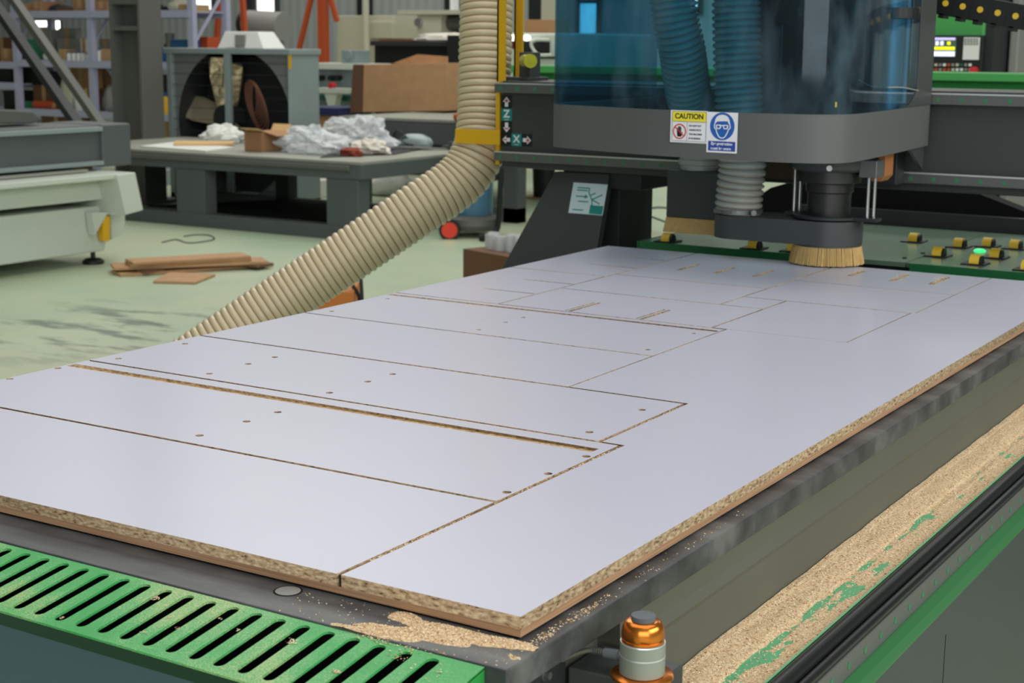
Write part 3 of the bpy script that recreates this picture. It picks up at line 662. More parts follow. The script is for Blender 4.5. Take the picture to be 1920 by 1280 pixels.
# yellow uprights and hose clamp
a = at(933, 200, y=2.825); c_ = at(947, 200, y=2.825)
build('upright', MB().box(a.x-.004, 2.825, 1.085, a.x+0.002, 2.85, 1.95).box(a.x-.004, 2.825, 1.335, c_.x-.002, 2.832, 1.95).box(a.x-.004, 2.821, 1.085, a.x+.010, 2.828, 1.335), 'yellow', gan, label='yellow angle upright at the beam end')
a = at(964, 60, y=3.06); c_ = at(980, 60, y=3.06)
build('upright', MB().box(a.x, 3.06, 1.337, c_.x, 3.066, 1.95).box(a.x, 3.06, 1.337, a.x+.006, 3.10, 1.95), 'yellow', gan, label='yellow angle upright on top of the beam')
k0 = at(855, 241, y=2.79); k1 = at(938, 272, y=2.79)
build('hose_clamp', MB().box(k0.x, 2.785, k1.z, k1.x, 2.791, k0.z).box(k0.x, 2.791, k1.z, k0.x+.005, 3.0, k0.z), 'yellow', gan, bev=0.001)
# lamp block with yellow glass on the beam
a = at(973, 146, y=2.93); c_ = at(995, 98, y=2.93)
lb = build('lamp_block', MB().box(a.x, 2.93, 1.337, c_.x, 2.99, c_.z).box(a.x-.05, 2.90, 1.337, c_.x+.012, 3.02, 1.347), 'frame_grey', gan, bev=0.002)
g0 = at(990, 114, y=2.925)
build('lamp_lens', MB().cyl(g0+Vector((-.015, .01, 0)), g0+Vector((.026, -.028, 0)), 0.021, n=28).cyl(g0+Vector((.026, -.028, 0)), g0+Vector((.0275, -.0295, 0)), 0.006, n=16), 'knob_glass', lb, smooth=True)

# ================================================================== SPINDLE HEAD
hd = thing('spindle_head', 'grey router head with blue clear shield and round bristle brush over the board', 'cnc machine', (-0.75, 2.5, 0.92))
ZB_, ZT_ = 1.199, 1.303
plan = spline([Vector((-1.262, 2.78, 0)), Vector((-1.252, 2.35, 0)), Vector((-1.238, 2.20, 0)), Vector((-1.190, 2.112, 0)), Vector((-1.015, 2.045, 0)), Vector((-.834, 1.994, 0)), Vector((-.636, 1.979, 0)), Vector((-.518, 1.990, 0)), Vector((-.457, 2.025, 0)), Vector((-.434, 2.105, 0)), Vector((-.446, 2.363, 0)), Vector((-.478, 2.781, 0))], 8)
def offset(P, t):
    o = []
    for i, p in enumerate(P):
        t_ = (P[min(i+1, len(P)-1)]-P[max(i-1, 0)]).normalized(); o.append(p+Vector((-t_.y, t_.x, 0))*t)
    return o
def strip(P, t, z0, z1):
    I = offset(P, t); mb = MB(); n = len(P)
    for i in range(n): mb.v += [Vector((P[i].x, P[i].y, z0)), Vector((P[i].x, P[i].y, z1)), Vector((I[i].x, I[i].y, z1)), Vector((I[i].x, I[i].y, z0))]
    for i in range(n-1):
        a = 4*i; b_ = a+4
        for j in range(4): mb.f.append((a+j, a+(j+1) % 4, b_+(j+1) % 4, b_+j)); mb.m.append(0)
    mb.f += [(0, 1, 2, 3), (4*n-4, 4*n-3, 4*n-2, 4*n-1)]; mb.m += [0, 0]
    return mb
band = build('cover_band', strip(plan, 0.012, ZB_, ZT_), 'skirt_grey', hd, smooth=True, label='dark grey lower skirt of the cover')
build('shield', strip(plan[:-3], 0.004, ZT_, 1.86), 'blue_acrylic', hd, smooth=True, label='blue see-through acrylic shield')
build('cover_roof', MB().extr([Vector((p.x, p.y, 1.86)) for p in plan], (0, 0, .01)), 'frame_grey', hd)
xq = plan[-5].x
build('cover_post', MB().extr([plan[-6]+Vector((0.002, 0, ZT_)), plan[-1]+Vector((0.002, 0, ZT_)), plan[-1]+Vector((0.002, 0, 1.86)), plan[-4]+Vector((0.002, 0, 1.86)), plan[-4]+Vector((0.002, 0, 1.345)), plan[-5]+Vector((0.002, 0, 1.315))], (-.02, 0, 0)), 'frame_grey', hd, bev=.001)
build('gusset', MB().extr([Vector((-.474, 2.62, 1.199)), Vector((-.488, 2.783, 1.199)), Vector((-.488, 2.783, 1.135))], (-.008, 0, 0)), 'frame_grey', hd)
# stickers on the front of the skirt
pa = Vector((-.834, 1.994, ZB_)); pb = Vector((-.636, 1.979, ZB_)); u = Vector((pb.x-pa.x, pb.y-pa.y, 0)).normalized(); v = Vector((0, 0, 1)); nrm2 = u.cross(v)
if nrm2.dot(CAM-pa) < 0: nrm2 = -nrm2
base = pa + nrm2*0.004
def frame_px(px0, py0, px1, py1):
    a = at_plane(px0, py1, base, nrm2); c_ = at_plane(px1, py0, base, nrm2); return Sign(a, u, v), (c_-a).dot(u), (c_-a).dot(v)
S, w_, h_ = frame_px(1256, 266, 1325, 266); h_ = (at_plane(1258, 206, base, nrm2)-at_plane(1256, 266, base, nrm2)).dot(v); 
S = Sign(at_plane(1256.5, 266, base, nrm2), u, v); w_ = (at_plane(1325, 269, base, nrm2)-S.o).dot(u)
mb = MB(); S.poly(mb, rect(0, 0, w_, h_), 0, 0)
ca = build('caution_sticker', mb, ['white'], band, label='white sticker with yellow CAUTION heading and no-hands symbol')
def lines(S, mb, pts, wd, layer, mi, closed=True):
    for a, b_ in zip(pts, pts[1:]+(pts[:1] if closed else [])):
        if a != b_: ln(mb, S, a, b_, wd, layer, mi)
mb = MB()
S.poly(mb, rect(.05*w_, .66*h_, .975*w_, .965*h_), 1, 0)
S.text(mb, 'CAUTION', .51*w_, .815*h_, .225*h_, 2, 1, 1.0)
lines(S, mb, [(.05*w_, .05*h_), (.975*w_, .05*h_), (.975*w_, .965*h_), (.05*w_, .965*h_)], .006*w_, 2, 1)
ln(mb, S, (.46*w_, .05*h_), (.46*w_, .65*h_), .005*w_, 1, 1); ln(mb, S, (.05*w_, .655*h_), (.975*w_, .655*h_), .006*w_, 2, 1)
for k, tx in enumerate(('DO NOT PUT', 'HANDS INTO', 'THE MACHINE', 'IS WORKING')):
    S.text(mb, tx, .51*w_, (.53-.13*k)*h_, .075*h_, 1, 1, .95, 'LEFT')
cx, cy, R_ = .255*w_, .345*h_, .165*w_
hand = [(-.40, -.62), (-.28, -.80), (.28, -.80), (.42, -.58), (.55, -.12), (.46, -.06), (.30, -.28), (.30, .02), (-.45, .02)]
S.poly(mb, [(cx+R_*a*.95, cy+R_*b_*.95) for a, b_ in hand], 1, 1)
for fx, fy in ((-.42, .46), (-.23, .66), (-.04, .72), (.15, .62)): S.poly(mb, [(cx+R_*(fx-.03), cy), (cx+R_*(fx+.125), cy), (cx+R_*(fx+.125), cy+R_*fy), (cx+R_*(fx+.05), cy+R_*(fy+.06)), (cx+R_*(fx-.03), cy+R_*fy)], 1, 1)
S.ring(mb, cx, cy, R_*.93, R_*1.10, 2, 2); ln(mb, S, (cx-.72*R_, cy+.62*R_), (cx+.72*R_, cy-.62*R_), .14*R_, 3, 2)
build('caution_graphic', mb, ['sign_yellow', 'ink', 'sign_red'], ca)
S = Sign(at_plane(1324.5, 285, base, nrm2)+nrm2*.0002, u, v); w_ = (at_plane(1381.5, 289, base, nrm2)-S.o).dot(u); h_ = (at_plane(1328, 209.5, base, nrm2)-S.o).dot(v)
mb = MB(); S.poly(mb, rect(0, 0, w_, h_), 0, 0)
ey = build('eye_protection_sticker', mb, ['white'], band, label='white sticker with blue goggled face disc')
mb = MB(); cx, cy, R_ = .50*w_, .655*h_, .40*w_
S.poly(mb, circ(cx, cy, R_, 48), 1, 0)
S.poly(mb, rect(.055*w_, .045*h_, .945*w_, .285*h_), 1, 1)
S.text(mb, 'Eye protection', .5*w_, .222*h_, .098*h_, 2, 2, 1.02); S.text(mb, 'must be worn', .48*w_, .105*h_, .098*h_, 2, 2, 1.02)
def hp(pts): return [(cx+R_*a, cy+R_*b_) for a, b_ in pts]
S.poly(mb, hp([(-.60, .28), (-.58, .48), (-.46, .68), (-.26, .80), (0, .84), (.26, .80), (.46, .68), (.58, .48), (.62, .26), (.50, .20), (.44, .40), (.30, .36), (.20, .38), (-.44, .34), (-.50, .24)]), 2, 2)
lines(S, mb, hp([(-.58, .28), (-.64, .0), (-.62, -.14), (-.50, -.20), (-.44, -.44), (-.26, -.74), (-.10, -.84), (.10, -.84), (.26, -.74), (.44, -.44), (.52, -.20), (.64, -.14), (.66, .0), (.58, .28)]), .075*R_, 2, 2, False)
for sx in (-1, 1):
    g = [(sx*.08, .02), (sx*.10, .12), (sx*.46, .12), (sx*.52, .04), (sx*.48, -.14), (sx*.38, -.20), (sx*.18, -.20), (sx*.10, -.12)]
    S.poly(mb, hp(g), 3, 2); S.poly(mb, hp([(sx*.17, .0), (sx*.20, .05), (sx*.40, .05), (sx*.41, -.06), (sx*.36, -.12), (sx*.21, -.12)]), 4, 0)
ln(mb, S, *hp([(-.10, .06), (.10, .06)]), .07*R_, 3, 2)
build('eye_protection_graphic', mb, ['sign_blue', 'sign_blue_dark', 'white'], ey)

# carriage, spindle motor and drilling head behind the shield
YS = 2.46
cz = Vector((-0.618, YS, 0))
build('carriage_plate', MB().box(-1.02, 2.70, 1.10, -.53, 2.765, 1.84).box(-.98, 2.66, 1.14, -.94, 2.70, 1.80).box(-.60, 2.66, 1.14, -.56, 2.70, 1.80), 'frame_dark', hd, bev=.003)
a = at(1488, 300, y=YS-.06); c_ = at(1650, 328, y=YS-.06)
mot = build('spindle_motor', MB().box(cz.x-.075, YS-.075, 1.235, cz.x+.075, YS+.10, 1.70).box(cz.x-.055, YS+.10, 1.25, cz.x+.055, 2.70, 1.6), 'motor_black', hd, bev=.006)
build('spindle_clamp', MB().lathe((cz.x, cz.y, 0), [(.001, 1.150), (.088, 1.150), (.094, 1.156), (.094, 1.235), (.001, 1.235)], 40), 'frame_grey', hd, smooth=True)
pb_ = at(1556, 315, y=YS-.094)
build('clamp_bolt', MB().cyl(pb_, pb_+Vector((0.003, -.012, 0)), .007, n=16), 'chrome', hd)
build('spindle_nose', MB().lathe((cz.x, cz.y, 0), [(.001, 1.0305), (.052, 1.0305), (.053, 1.040), (.053, 1.095), (.058, 1.098), (.058, 1.118), (.076, 1.122), (.076, 1.150), (.001, 1.150)], 40), 'steel_dark', hd, smooth=True)
# LED and small fittings seen through the shield
p = at(1563, 209, y=YS-.10); build('indicator_light', MB().box(p.x-.008, p.y-.004, 1.306, p.x+.008, p.y+.004, 1.318), 'led_orange', hd)
for (px, py, ww, hh) in ((1522, 108, .012, .012), (1568, 108, .012, .012), (1515, 195, .010, .014)):
    p = at(px, py, y=YS-.085); build('fitting', MB().box(p.x-ww, YS-.085, p.z-hh, p.x+ww, YS-.070, p.z+hh), 'galvanised', hd)
for px in (1551, 1560):
    p0 = at(px, 86, y=YS-.09); p1 = at(px+2, -40, y=YS-.09); build('air_line', MB().tube([p0, p1], .0022, 8), 'chrome', hd)
p = at(1560, 150, y=YS-.078); fl_ = MB()
fl_.lathe((cz.x, YS-.03, 0), [(.001, 1.24), (.085, 1.24), (.085, 1.44), (.07, 1.45), (.07, 1.80), (.001, 1.80)], 32)
build('motor_housing', fl_, 'motor_matte', hd, smooth=True)
dh = at(1470, 160, y=2.55)
build('drill_block', MB().box(dh.x-.09, 2.48, 1.22, dh.x+.02, 2.70, 1.50), 'steel_dark', hd, bev=.004)
p = at(1660, 60, y=2.50); build('air_cylinder', MB().cyl((p.x, 2.55, 1.22), (p.x, 2.55, 1.78), .03, n=24).cyl((p.x+.035, 2.56, 1.25), (p.x+.035, 2.56, 1.8), .006, n=12), 'alu', hd, smooth=True)
p = at(1670, 25, y=2.45); build('hose_band', MB().lathe((p.x, 2.45, p.z), [(.062, -.012), (.066, -.012), (.066, .012), (.062, .012)], 30), 'black', hd)
lp = spline([at(1610, 150, y=2.3), at(1640, 163, y=2.3), at(1690, 164, y=2.4), at(1722, 170, y=2.6)], 6)
build('air_line', MB().tube(lp, .0018, 8), 'grey_mid', hd)
# dust shoe arm with round brush
zs = at(1560, 415, y=YS-.08).z
shoe_top = 1.030; arm_bot = 0.972
r0 = at(1390, 430, y=YS-.02); rA = 0.085
pts = []
for k in range(19):
    a = math.pi/2+math.pi*k/18; pts.append((r0.x+.068*math.cos(a), r0.y+.068*math.sin(a)))
for k in range(25):
    a = -math.pi/2+math.pi*k/24; pts.append((cz.x+rA*math.cos(a), YS+rA*math.sin(a)))
shoe = build('dust_shoe', MB().prism(pts, 'z', arm_bot, shoe_top), 'frame_grey', hd, smooth=True)
build('shoe_collar', MB().lathe((cz.x, YS, 0), [(.001, .9665), (.0835, .9665), (.0835, arm_bot+.01), (.001, arm_bot+.01)], 40), 'frame_grey', shoe, smooth=True)
def bristles(mb, c, r, z0, z1, flare, n, rows=3):
    for q in range(rows):
        for k in range(n):
            a = 2*math.pi*(k+.5*q)/n+random.uniform(-.01, .01); rr = r-.006*q
            f = flare*random.uniform(.8, 1.2)
            p0 = Vector((c.x+rr*math.cos(a), c.y+rr*math.sin(a), z1)); p1 = Vector((c.x+(rr+f)*math.cos(a), c.y+(rr+f)*math.sin(a), z0+random.uniform(0, .0015)))
            mb.tube([p0, p1], [r*math.pi/n*.85, r*math.pi/n*1.05], 5)
mb = MB(); bristles(mb, Vector((cz.x, YS, 0)), .081, .9225, .972, .0085, 130)
build('bristles', mb, 'bristle', shoe, label='tan ring of stiff bristles')
# ring plate with guide rods
mb = MB().lathe((cz.x, YS, 0), [(.052, 1.034), (.086, 1.034), (.086, 1.040), (.052, 1.040)], 40)
rp = at(1632, 398, y=YS-.02); lp_ = at(1490, 392, y=YS+.02)
mb.box(cz.x+.06, YS-.04, 1.033, rp.x+.022, YS, 1.041).box(lp_.x-.02, YS, 1.033, cz.x-.06, YS+.04, 1.041)
ringp = build('ring_plate', mb, 'frame_dark', hd, smooth=True)
for px, yy in ((1627, YS-.02), (1639, YS-.01), (1489, YS+.015), (1499, YS+.035)):
    p = at(px, 380, y=yy)
    build('guide_rod', MB().cyl((p.x, yy, 1.036), (p.x, yy, 1.165), .0042, n=14), 'chrome', hd, smooth=True)
p = at(1632, 302, y=YS-.02)
build('rod_holder', MB().box(p.x-.022, YS-.035, 1.138, p.x+.022, YS+.02, 1.180), 'rail_steel', hd, bev=.002)
p0 = at(1640, 300, y=2.56); p1 = at(1664, 340, y=2.56)
build('copper_block', MB().prism([(p0.x, p1.z), (p1.x-.012, p1.z), (p1.x, p1.z+.014), (p1.x, p0.z+.05), (p1.x-.02, p0.z+.05), (p1.x-.02, p1.z+.02), (p0.x, p1.z+.02)], 'y', 2.54, 2.60), 'copper_block', hd, bev=.002)
p0 = at(1430, 300, y=2.60); p1 = at(1492, 336, y=2.60)
build('bearing_block', MB().box(p0.x, 2.58, p1.z, p1.x, 2.70, p0.z+.03), 'brown_block', hd, bev=.003)
# second dust shoe: square box with bristle skirt
q0 = at(1248, 412, y=2.56); q1 = at(1352, 330, y=2.56)
zbx = at(1295, 412, y=2.54).z
sh2 = build('drill_shoe', MB().box(q0.x, 2.56, zbx, q1.x, 2.68, q1.z+.01), 'frame_grey', hd, bev=.004)
rc = (q0.x+q1.x)/2
build('shoe_pipe', MB().lathe((rc-.006, 2.62, 0), [(.001, q1.z), (.058, q1.z), (.058, q1.z+.022), (.062, q1.z+.024), (.062, q1.z+.036), (.058, q1.z+.038), (.058, 1.215), (.001, 1.215)], 36), 'hose_clear', hd, smooth=True)
mb = MB()
for k in range(110):
    x = q0.x+(q1.x-q0.x)*k/109; k = k*.55
    mb.tube([(x, 2.564, zbx), (x+random.uniform(-.002, .002)-.004*(30-k)/30, 2.556, zbx-.040+random.uniform(0, .003))], [.0013, .0016], 5)
for k in range(50):
    y = 2.564+.114*k/49
    for x, s in ((q0.x+.003, -1), (q1.x-.003, 1)):
        mb.tube([(x, y, zbx), (x+s*.006, y, zbx-.040)], [.0014, .0017], 5)
build('bristles', mb, 'bristle', sh2, label='tan skirt of stiff bristles')
def corr_hose(path, r, pitch, depth, mats, n=28):
    P = resample(path, pitch/8.0); prof = [0, .55, .85, 1, 1, .85, .55, 0]
    R = [r-depth+depth*prof[i % 8] for i in range(len(P))]
    return MB().tube(P, R, n, mfun=lambda i: (1 if (i % 8) == 7 else 0))
h1 = [at(1383, 408, y=YS-.03), at(1388, 350, y=YS-.03), at(1392, 300, y=YS-.03), at(1386, 200, y=YS-.03), at(1382, 100, y=YS-.03), at(1380, -60, y=YS-.03)]
h1[0].z = shoe_top+.001; h1.append(Vector((h1[-1].x, h1[-1].y, 1.855)))
o = build('suction_hose', corr_hose(spline(h1, 24), .060, .0165, .007, None), ['hose_clear', 'hose_clear_wire'], None, True, origin=h1[0])
tag(o, 'straight translucent ribbed hose running up from the round brush behind the stickers', 'hose', 'hoses in the router head')
build('hose_clip', MB().lathe((h1[0].x, h1[0].y, shoe_top), [(.058, .004), (.0625, .004), (.0625, .014), (.058, .014)], 36).cyl((h1[0].x+.055, h1[0].y-.03, shoe_top+.01), (h1[0].x+.062, h1[0].y-.045, shoe_top+.01), .007, n=12), 'rail_steel', o)
h2 = [at(1296, 250, y=2.58), at(1292, 180, y=2.52), at(1280, 100, y=2.45), at(1266, 30, y=2.42), at(1258, -70, y=2.42)]
h2.append(Vector((h2[-1].x-.01, h2[-1].y, 1.855))); h2[0].z = 1.216; h2[0].x = rc-.006; h2[0].y = 2.62
o = build('suction_hose', corr_hose(spline(h2, 24), .060, .0150, .007, None), ['hose_clear', 'hose_clear_wire'], None, True, origin=h2[0])
tag(o, 'curved ribbed hose behind the blue shield, left of the straight one', 'hose', 'hoses in the router head')

# ================================================================== BIG DUST HOSE
hp_ = [at(916, -260, d=4.80), at(913, -120, d=4.80), at(912, 0, d=4.80), at(909, 130, d=4.80), at(906, 225, d=4.80), at(897, 283, d=4.79), at(862, 337, d=4.78), at(781, 394, d=4.76), at(668, 470, d=4.75), at(555, 545, d=4.74), at(442, 621, d=4.72), at(330, 696, d=4.7), at(200, 783, d=4.7)]
hose = build('dust_hose', corr_hose(spline(hp_, 30), .0840, .0216, .0048, None, 40), ['hose_cream', 'hose_wire'], None, True, origin=hp_[-1])
tag(hose, 'thick cream ribbed hose slanting down past the white board', 'hose')

# ================================================================== ROLLER PLATFORM
pf = thing('roller_platform', 'green edged steel roller platform under the gantry behind the board', 'conveyor', (-0.5, 3.1, 0))
build('steel_plate', MB().box(-1.27, 2.725, .888, -.502, 3.52, .900), 'stainless_plate', pf)
build('steel_plate', MB().box(-.498, 2.725, .888, .32, 3.52, .900), 'stainless_plate', pf)
build('front_lip', MB().box(-1.27, 2.718, .862, -.70, 2.725, .9002).box(-1.275, 2.718, .862, -1.268, 3.5, .9002), 'lip_green', pf)
build('front_lip', MB().box(-.488, 2.716, .868, .32, 2.725, .9002), 'lip_green', pf)
build('stand', MB().box(-1.22, 2.80, 0, -1.12, 3.45, .862).box(-.60, 2.80, 0, -.50, 3.45, .862).box(.2, 2.80, 0, .3, 3.45, .862).box(-1.22, 2.76, .82, .31, 3.48, .887), 'frame_dark', pf)
w0 = None
rolls = [(1759, 474, 1), (1798, 457, 0), (1829, 489, 1), (1867, 477, 1), (1903, 460, 0), (1926, 500, 1), (1714, 447, 1), (1852, 456, 1), (1252, 447, 1), (1402, 463, 0), (1488, 465, 1)]
for px, py, lit in rolls:
    p = at(px, py+6, z=.900)
    if not (2.74 < p.y < 3.48): p.y = min(3.46, max(2.76, p.y))
    if w0 is None:
        w0 = build('roller', MB().cyl((p.x-.012, p.y, .905), (p.x+.012, p.y, .905), .0205, n=24), 'yellow_roller', pf, smooth=True)
        h0 = build('roller_housing', MB().box(p.x-.030, p.y-.032, .9002, p.x+.030, p.y+.032, .9035).cyl((p.x+.0122, p.y, .905), (p.x+.018, p.y, .905), .0175, n=20), 'black', w0); pp = p.copy()
    else:
        c1_ = w0.copy(); COL.objects.link(c1_); c1_.parent = pf; c1_.location = w0.location+Vector((p.x-pp.x, p.y-pp.y, 0))
        c2_ = h0.copy(); COL.objects.link(c2_); c2_.parent = c1_
p = at(1837, 471, z=.900); build('green_glow_dome', MB().lathe((p.x, p.y, .9003), [(.016, 0), (.015, .003), (.009, .006), (.001, .0065)], 20), 'led_green', pf, smooth=True)  # green spot built as a glowing dome on the plate
for px, py in ((1730, 475), (1696, 484)):
    p = at(px, py, z=.9); build('plate_screw', MB().lathe((p.x, p.y, .9001), [(.006, 0), (.006, .003), (.001, .003)], 12), 'black', pf)
# dark guard behind the platform
gp = [(1424, 366), (1445, 352), (1500, 336), (1770, 340), (1806, 352), (1925, 398), (2080, 450), (2080, 520), (1424, 500)]
Q = [at(px, py, y=3.62) for px, py in gp]
mb = MB().extr(Q[:-2]+[Vector((Q[-2].x, 3.62, 0.0)), Vector((Q[-1].x, 3.62, 0.0))], (0, .08, 0))
solid('rear_guard', mb, 'deep_black', 'black sloping guard plate behind the roller platform under the gantry', 'guard')
a = at(1640, 398, y=3.58); c_ = at(2000, 440, y=3.58)
solid('kick_plate', MB().box(a.x-.25, 3.56, 0, c_.x, 3.60, at(1800, 402, y=3.58).z), 'frame_dark', 'dark grey upright plate along the back of the roller platform', 'plate')

# ================================================================== CABLE CHAIN
c0 = at(1730, -2, y=2.98); c1 = at(2010, 49, y=2.98)
ch = thing('cable_chain', 'black cable chain with yellow buttons above the gantry beam on the right', 'cable chain', c0)
t = (c1-c0).normalized(); L = (c1-c0).length; k = 0; s_ = 0.0
while s_ < L:
    a = c0+t*s_; build('chain_link', MB().bar(a, a+t*.046, .05, .062).bar(a+t*.006+Vector((0, 0, -.034)), a+t*.020+Vector((0, 0, -.034)), .05, .012), 'black', ch)
    b_ = a+t*.024; b0 = build('chain_button', MB().cyl(b_+Vector((0, -.027, 0)), b_+Vector((0, -.024, 0)), .0080, n=20), 'yellow_roller', ch); s_ += .0465
build('chain_support', MB().box(c1.x-.06, 2.95, 1.3375, c1.x+.02, 3.01, c1.z), 'frame_dark', ch)

# ================================================================== BACKGROUND OF THE HALL
def pxbox(px0, py0, px1, py1, y, dep):
    """box whose front face (facing the aisle) covers a pixel rectangle at the given y"""
    xm, ym = (px0+px1)/2, (py0+py1)/2
    X0, X1 = at(px0, ym, y=y).x, at(px1, ym, y=y).x; Z0, Z1 = at(xm, py1, y=y).z, at(xm, py0, y=y).z
    return X0, y, max(0.0, Z0), X1, y+dep, Z1
def B(px0, py0, px1, py1, y, dep): return MB().box(*pxbox(px0, py0, px1, py1, y, dep))
def blob(c, rx, ry, rz, amp=.3, seed=0, n=40, m=20, fr=3.0):
    mb = MB().ball(c, rx, ry, rz, n, m); c = Vector(c)
    for i, p in enumerate(mb.v):
        q = (p-c); d = noise.fractal(Vector((q.x/rx*fr*.5+seed, q.y/ry*fr*.5, q.z/rz*fr*.5)), .8, 2.0, 4)
        r_ = noise.noise(Vector((q.x/rx*fr*1.7, q.y/ry*fr*1.7+seed, q.z/rz*fr*1.7)))
        mb.v[i] = c+q*(1+amp*d+amp*.5*abs(r_))
    zmin = c.z-rz*0.55
    for p in mb.v: p.z = max(p.z, zmin)
    return mb

# ---- pale machine with its grey gantry, far left
wm = thing('white_router', 'pale white machine base with a sloping end, left of the loose boards on the floor', 'cnc machine', (-7.2, 4.6, 0))
build('base', MB().prism([(2.2, .085), (6.02, .085), (6.05, .20), (6.05, .385), (2.2, .385)], 'x', -8.6, -6.9), 'machine_white', wm, bev=.01)
build('arm', MB().box(-8.4, 2.2, .43, -6.86, 6.0, .60).box(-6.9, 2.2, .572, -6.70, 5.98, .606), 'machine_white', wm, bev=.006)
e0 = [at(219, 328, x=-6.72), at(255, 323, y=6.22), at(270, 394, y=6.26), at(236, 403, x=-6.72)]
build('end_cap', MB().extr([at(219, 328, x=-6.68), at(254, 323, x=-6.70), at(269, 394, x=-6.68), at(236, 403, x=-6.66)], (-.6, 0, 0)), 'machine_white', wm, bev=.006)
build('gusset', MB().extr([at(160, 397, x=-6.89), at(190, 397, x=-6.89), at(166, 440, x=-6.89)], (.06, 0, 0)), 'machine_white', wm)
p = at(175, 494, z=0)
build('foot', MB().lathe((p.x, p.y, 0), [(.001, 0), (.07, 0), (.07, .02), (.05, .035), (.016, .04), (.014, .12), (.001, .12)], 24), 'black', wm, smooth=True)
build('table_top', MB().box(-8.5, 2.2, .606, -6.95, 5.95, .622), 'bed_top', wm)
build('switch_box', MB().extr([at(207, 402, x=-6.95), at(235, 400, x=-6.95), at(234, 436, x=-6.95), at(209, 450, x=-6.95)], (-.25, 0, 0)), 'machine_white', wm, bev=.004)
build('switch_plate', MB().extr([at(192, 406, x=-6.84), at(207, 405, x=-6.84), at(206, 452, x=-6.84), at(195, 452, x=-6.84)], (-.05, 0, 0)), 'yellow', wm, bev=.003, label='yellow switch plate')
wg = thing('grey_beam_gantry', 'dark grey box beam with rails lying above the pale white machine', 'cnc machine', (-7.2, 4.6, .62))
build('beam', MB().box(-7.5, 2.2, .66, -7.02, 6.15, .90), 'bed_steel', wg, bev=.005)
build('upper_rail', MB().box(-7.03, 2.2, .862, -6.98, 6.12, .892), 'galvanised', wg, bev=.003)
build('lower_rail', MB().box(-7.03, 2.2, .640, -6.98, 6.12, .668), 'galvanised', wg, bev=.003)
build('end_block', MB().box(-7.5, 6.12, .625, -6.99, 6.38, .905), 'bed_steel', wg, bev=.012)
h = MB().extr([at(-40, 232, x=-7.3), at(60, 232, x=-7.3), at(82, 224, x=-7.3), at(60, 208, x=-7.3), at(-40, 203, x=-7.3)], (-.35, 0, 0))
build('motor_cover', h, 'column_grey', wg, bev=.01)
# ---- diagonal steel struts and the steel column
solid('steel_strut', MB().bar(at(-60, -65, y=7.6), at(152, 243, y=7.2), .075, .06), 'frame_dark', 'dark diagonal steel strut crossing in front of the storage rack, the lower one', 'steel strut', 'diagonal struts at the rack')
solid('steel_strut', MB().bar(at(-30, -80, y=8.3), at(190, 236, y=8.0), .072, .06), 'column_grey', 'lighter grey diagonal steel strut crossing in front of the storage rack, the upper one', 'steel strut', 'diagonal struts at the rack')
X0_, _, _, X1_, _, _ = pxbox(208, 0, 264, 240, 8.9, .3)
col = thing('steel_column', 'dark grey steel H column between the storage rack and the grey fan', 'column', ((X0_+X1_)/2, 9.1, 0))
build('shaft', MB().box(X0_, 8.9, 0, X0_+.025, 9.17, 7.2).box(X1_-.025, 8.9, 0, X1_, 9.17, 7.2).box(X0_+.02, 9.04, 0, X1_-.02, 9.065, 7.2), 'column_grey', col)
for py in (4, 53):
    z = at(230, py, y=8.95).z; build('stiffener', MB().box(X0_+.02, 8.91, z-.02, X1_-.02, 9.16, z+.02), 'column_grey', col)
build('base_plate', MB().box(X0_-.08, 8.82, 0, X1_+.08, 9.33, .03), 'column_grey', col)

# ---- storage rack and what stands on it
RY = 11.0
rk = thing('storage_rack', 'tall lavender steel storage rack full of boxes at the back of the hall', 'rack', (at(170, 100, y=RY).x, RY, 0))
def post(px, y, wd=.075): 
    x = at(px, 100, y=y).x; return build('post', MB().box(x-wd/2, y, 0, x+wd/2, y+.07, 3.2), 'rack_lavender', rk)
RD = .52
PX = [28, 169, 358]; XS = [at(p_, 100, y=RY).x for p_ in PX]
XS = [XS[0]-(XS[1]-XS[0])]+XS
for x in XS:
    for y in (RY, RY+RD): build('post', MB().box(x-.038, y, 0, x+.038, y+.065, 3.2), 'rack_lavender', rk)
    for k in range(5):
        za, zb_ = .2+.6*k, .2+.6*(k+1)
        if k % 2: za, zb_ = zb_, za
        build('cross_brace', MB().bar((x, RY+.03, za), (x, RY+RD+.03, zb_), .03, .02), 'rack_lavender', rk)
LV = [at(168, 210, y=RY).z, at(168, 116, y=RY).z, at(168, 22, y=RY).z, at(168, 22, y=RY).z+.60]
LVL = [at(30, 208, y=RY).z, at(30, 157, y=RY).z, at(30, 118, y=RY).z, at(30, 26, y=RY).z]
def shelf(x0, x1, z):
    s_ = build('shelf', MB().box(x0, RY+.01, z-.012, x1, RY+RD+.05, z+.001), 'rack_lavender', rk)
    build('shelf_beam', MB().box(x0, RY-.012, z-.065, x1, RY+.025, z+.012), 'rack_lavender', s_)
    build('shelf_beam', MB().box(x0, RY+RD+.03, z-.065, x1, RY+RD+.06, z+.012), 'rack_lavender', s_)
for i in (1, 2):
    for z in LV: shelf(XS[i], XS[i+1], z)
for z in LVL[1:]: shelf(XS[0], XS[1], z)
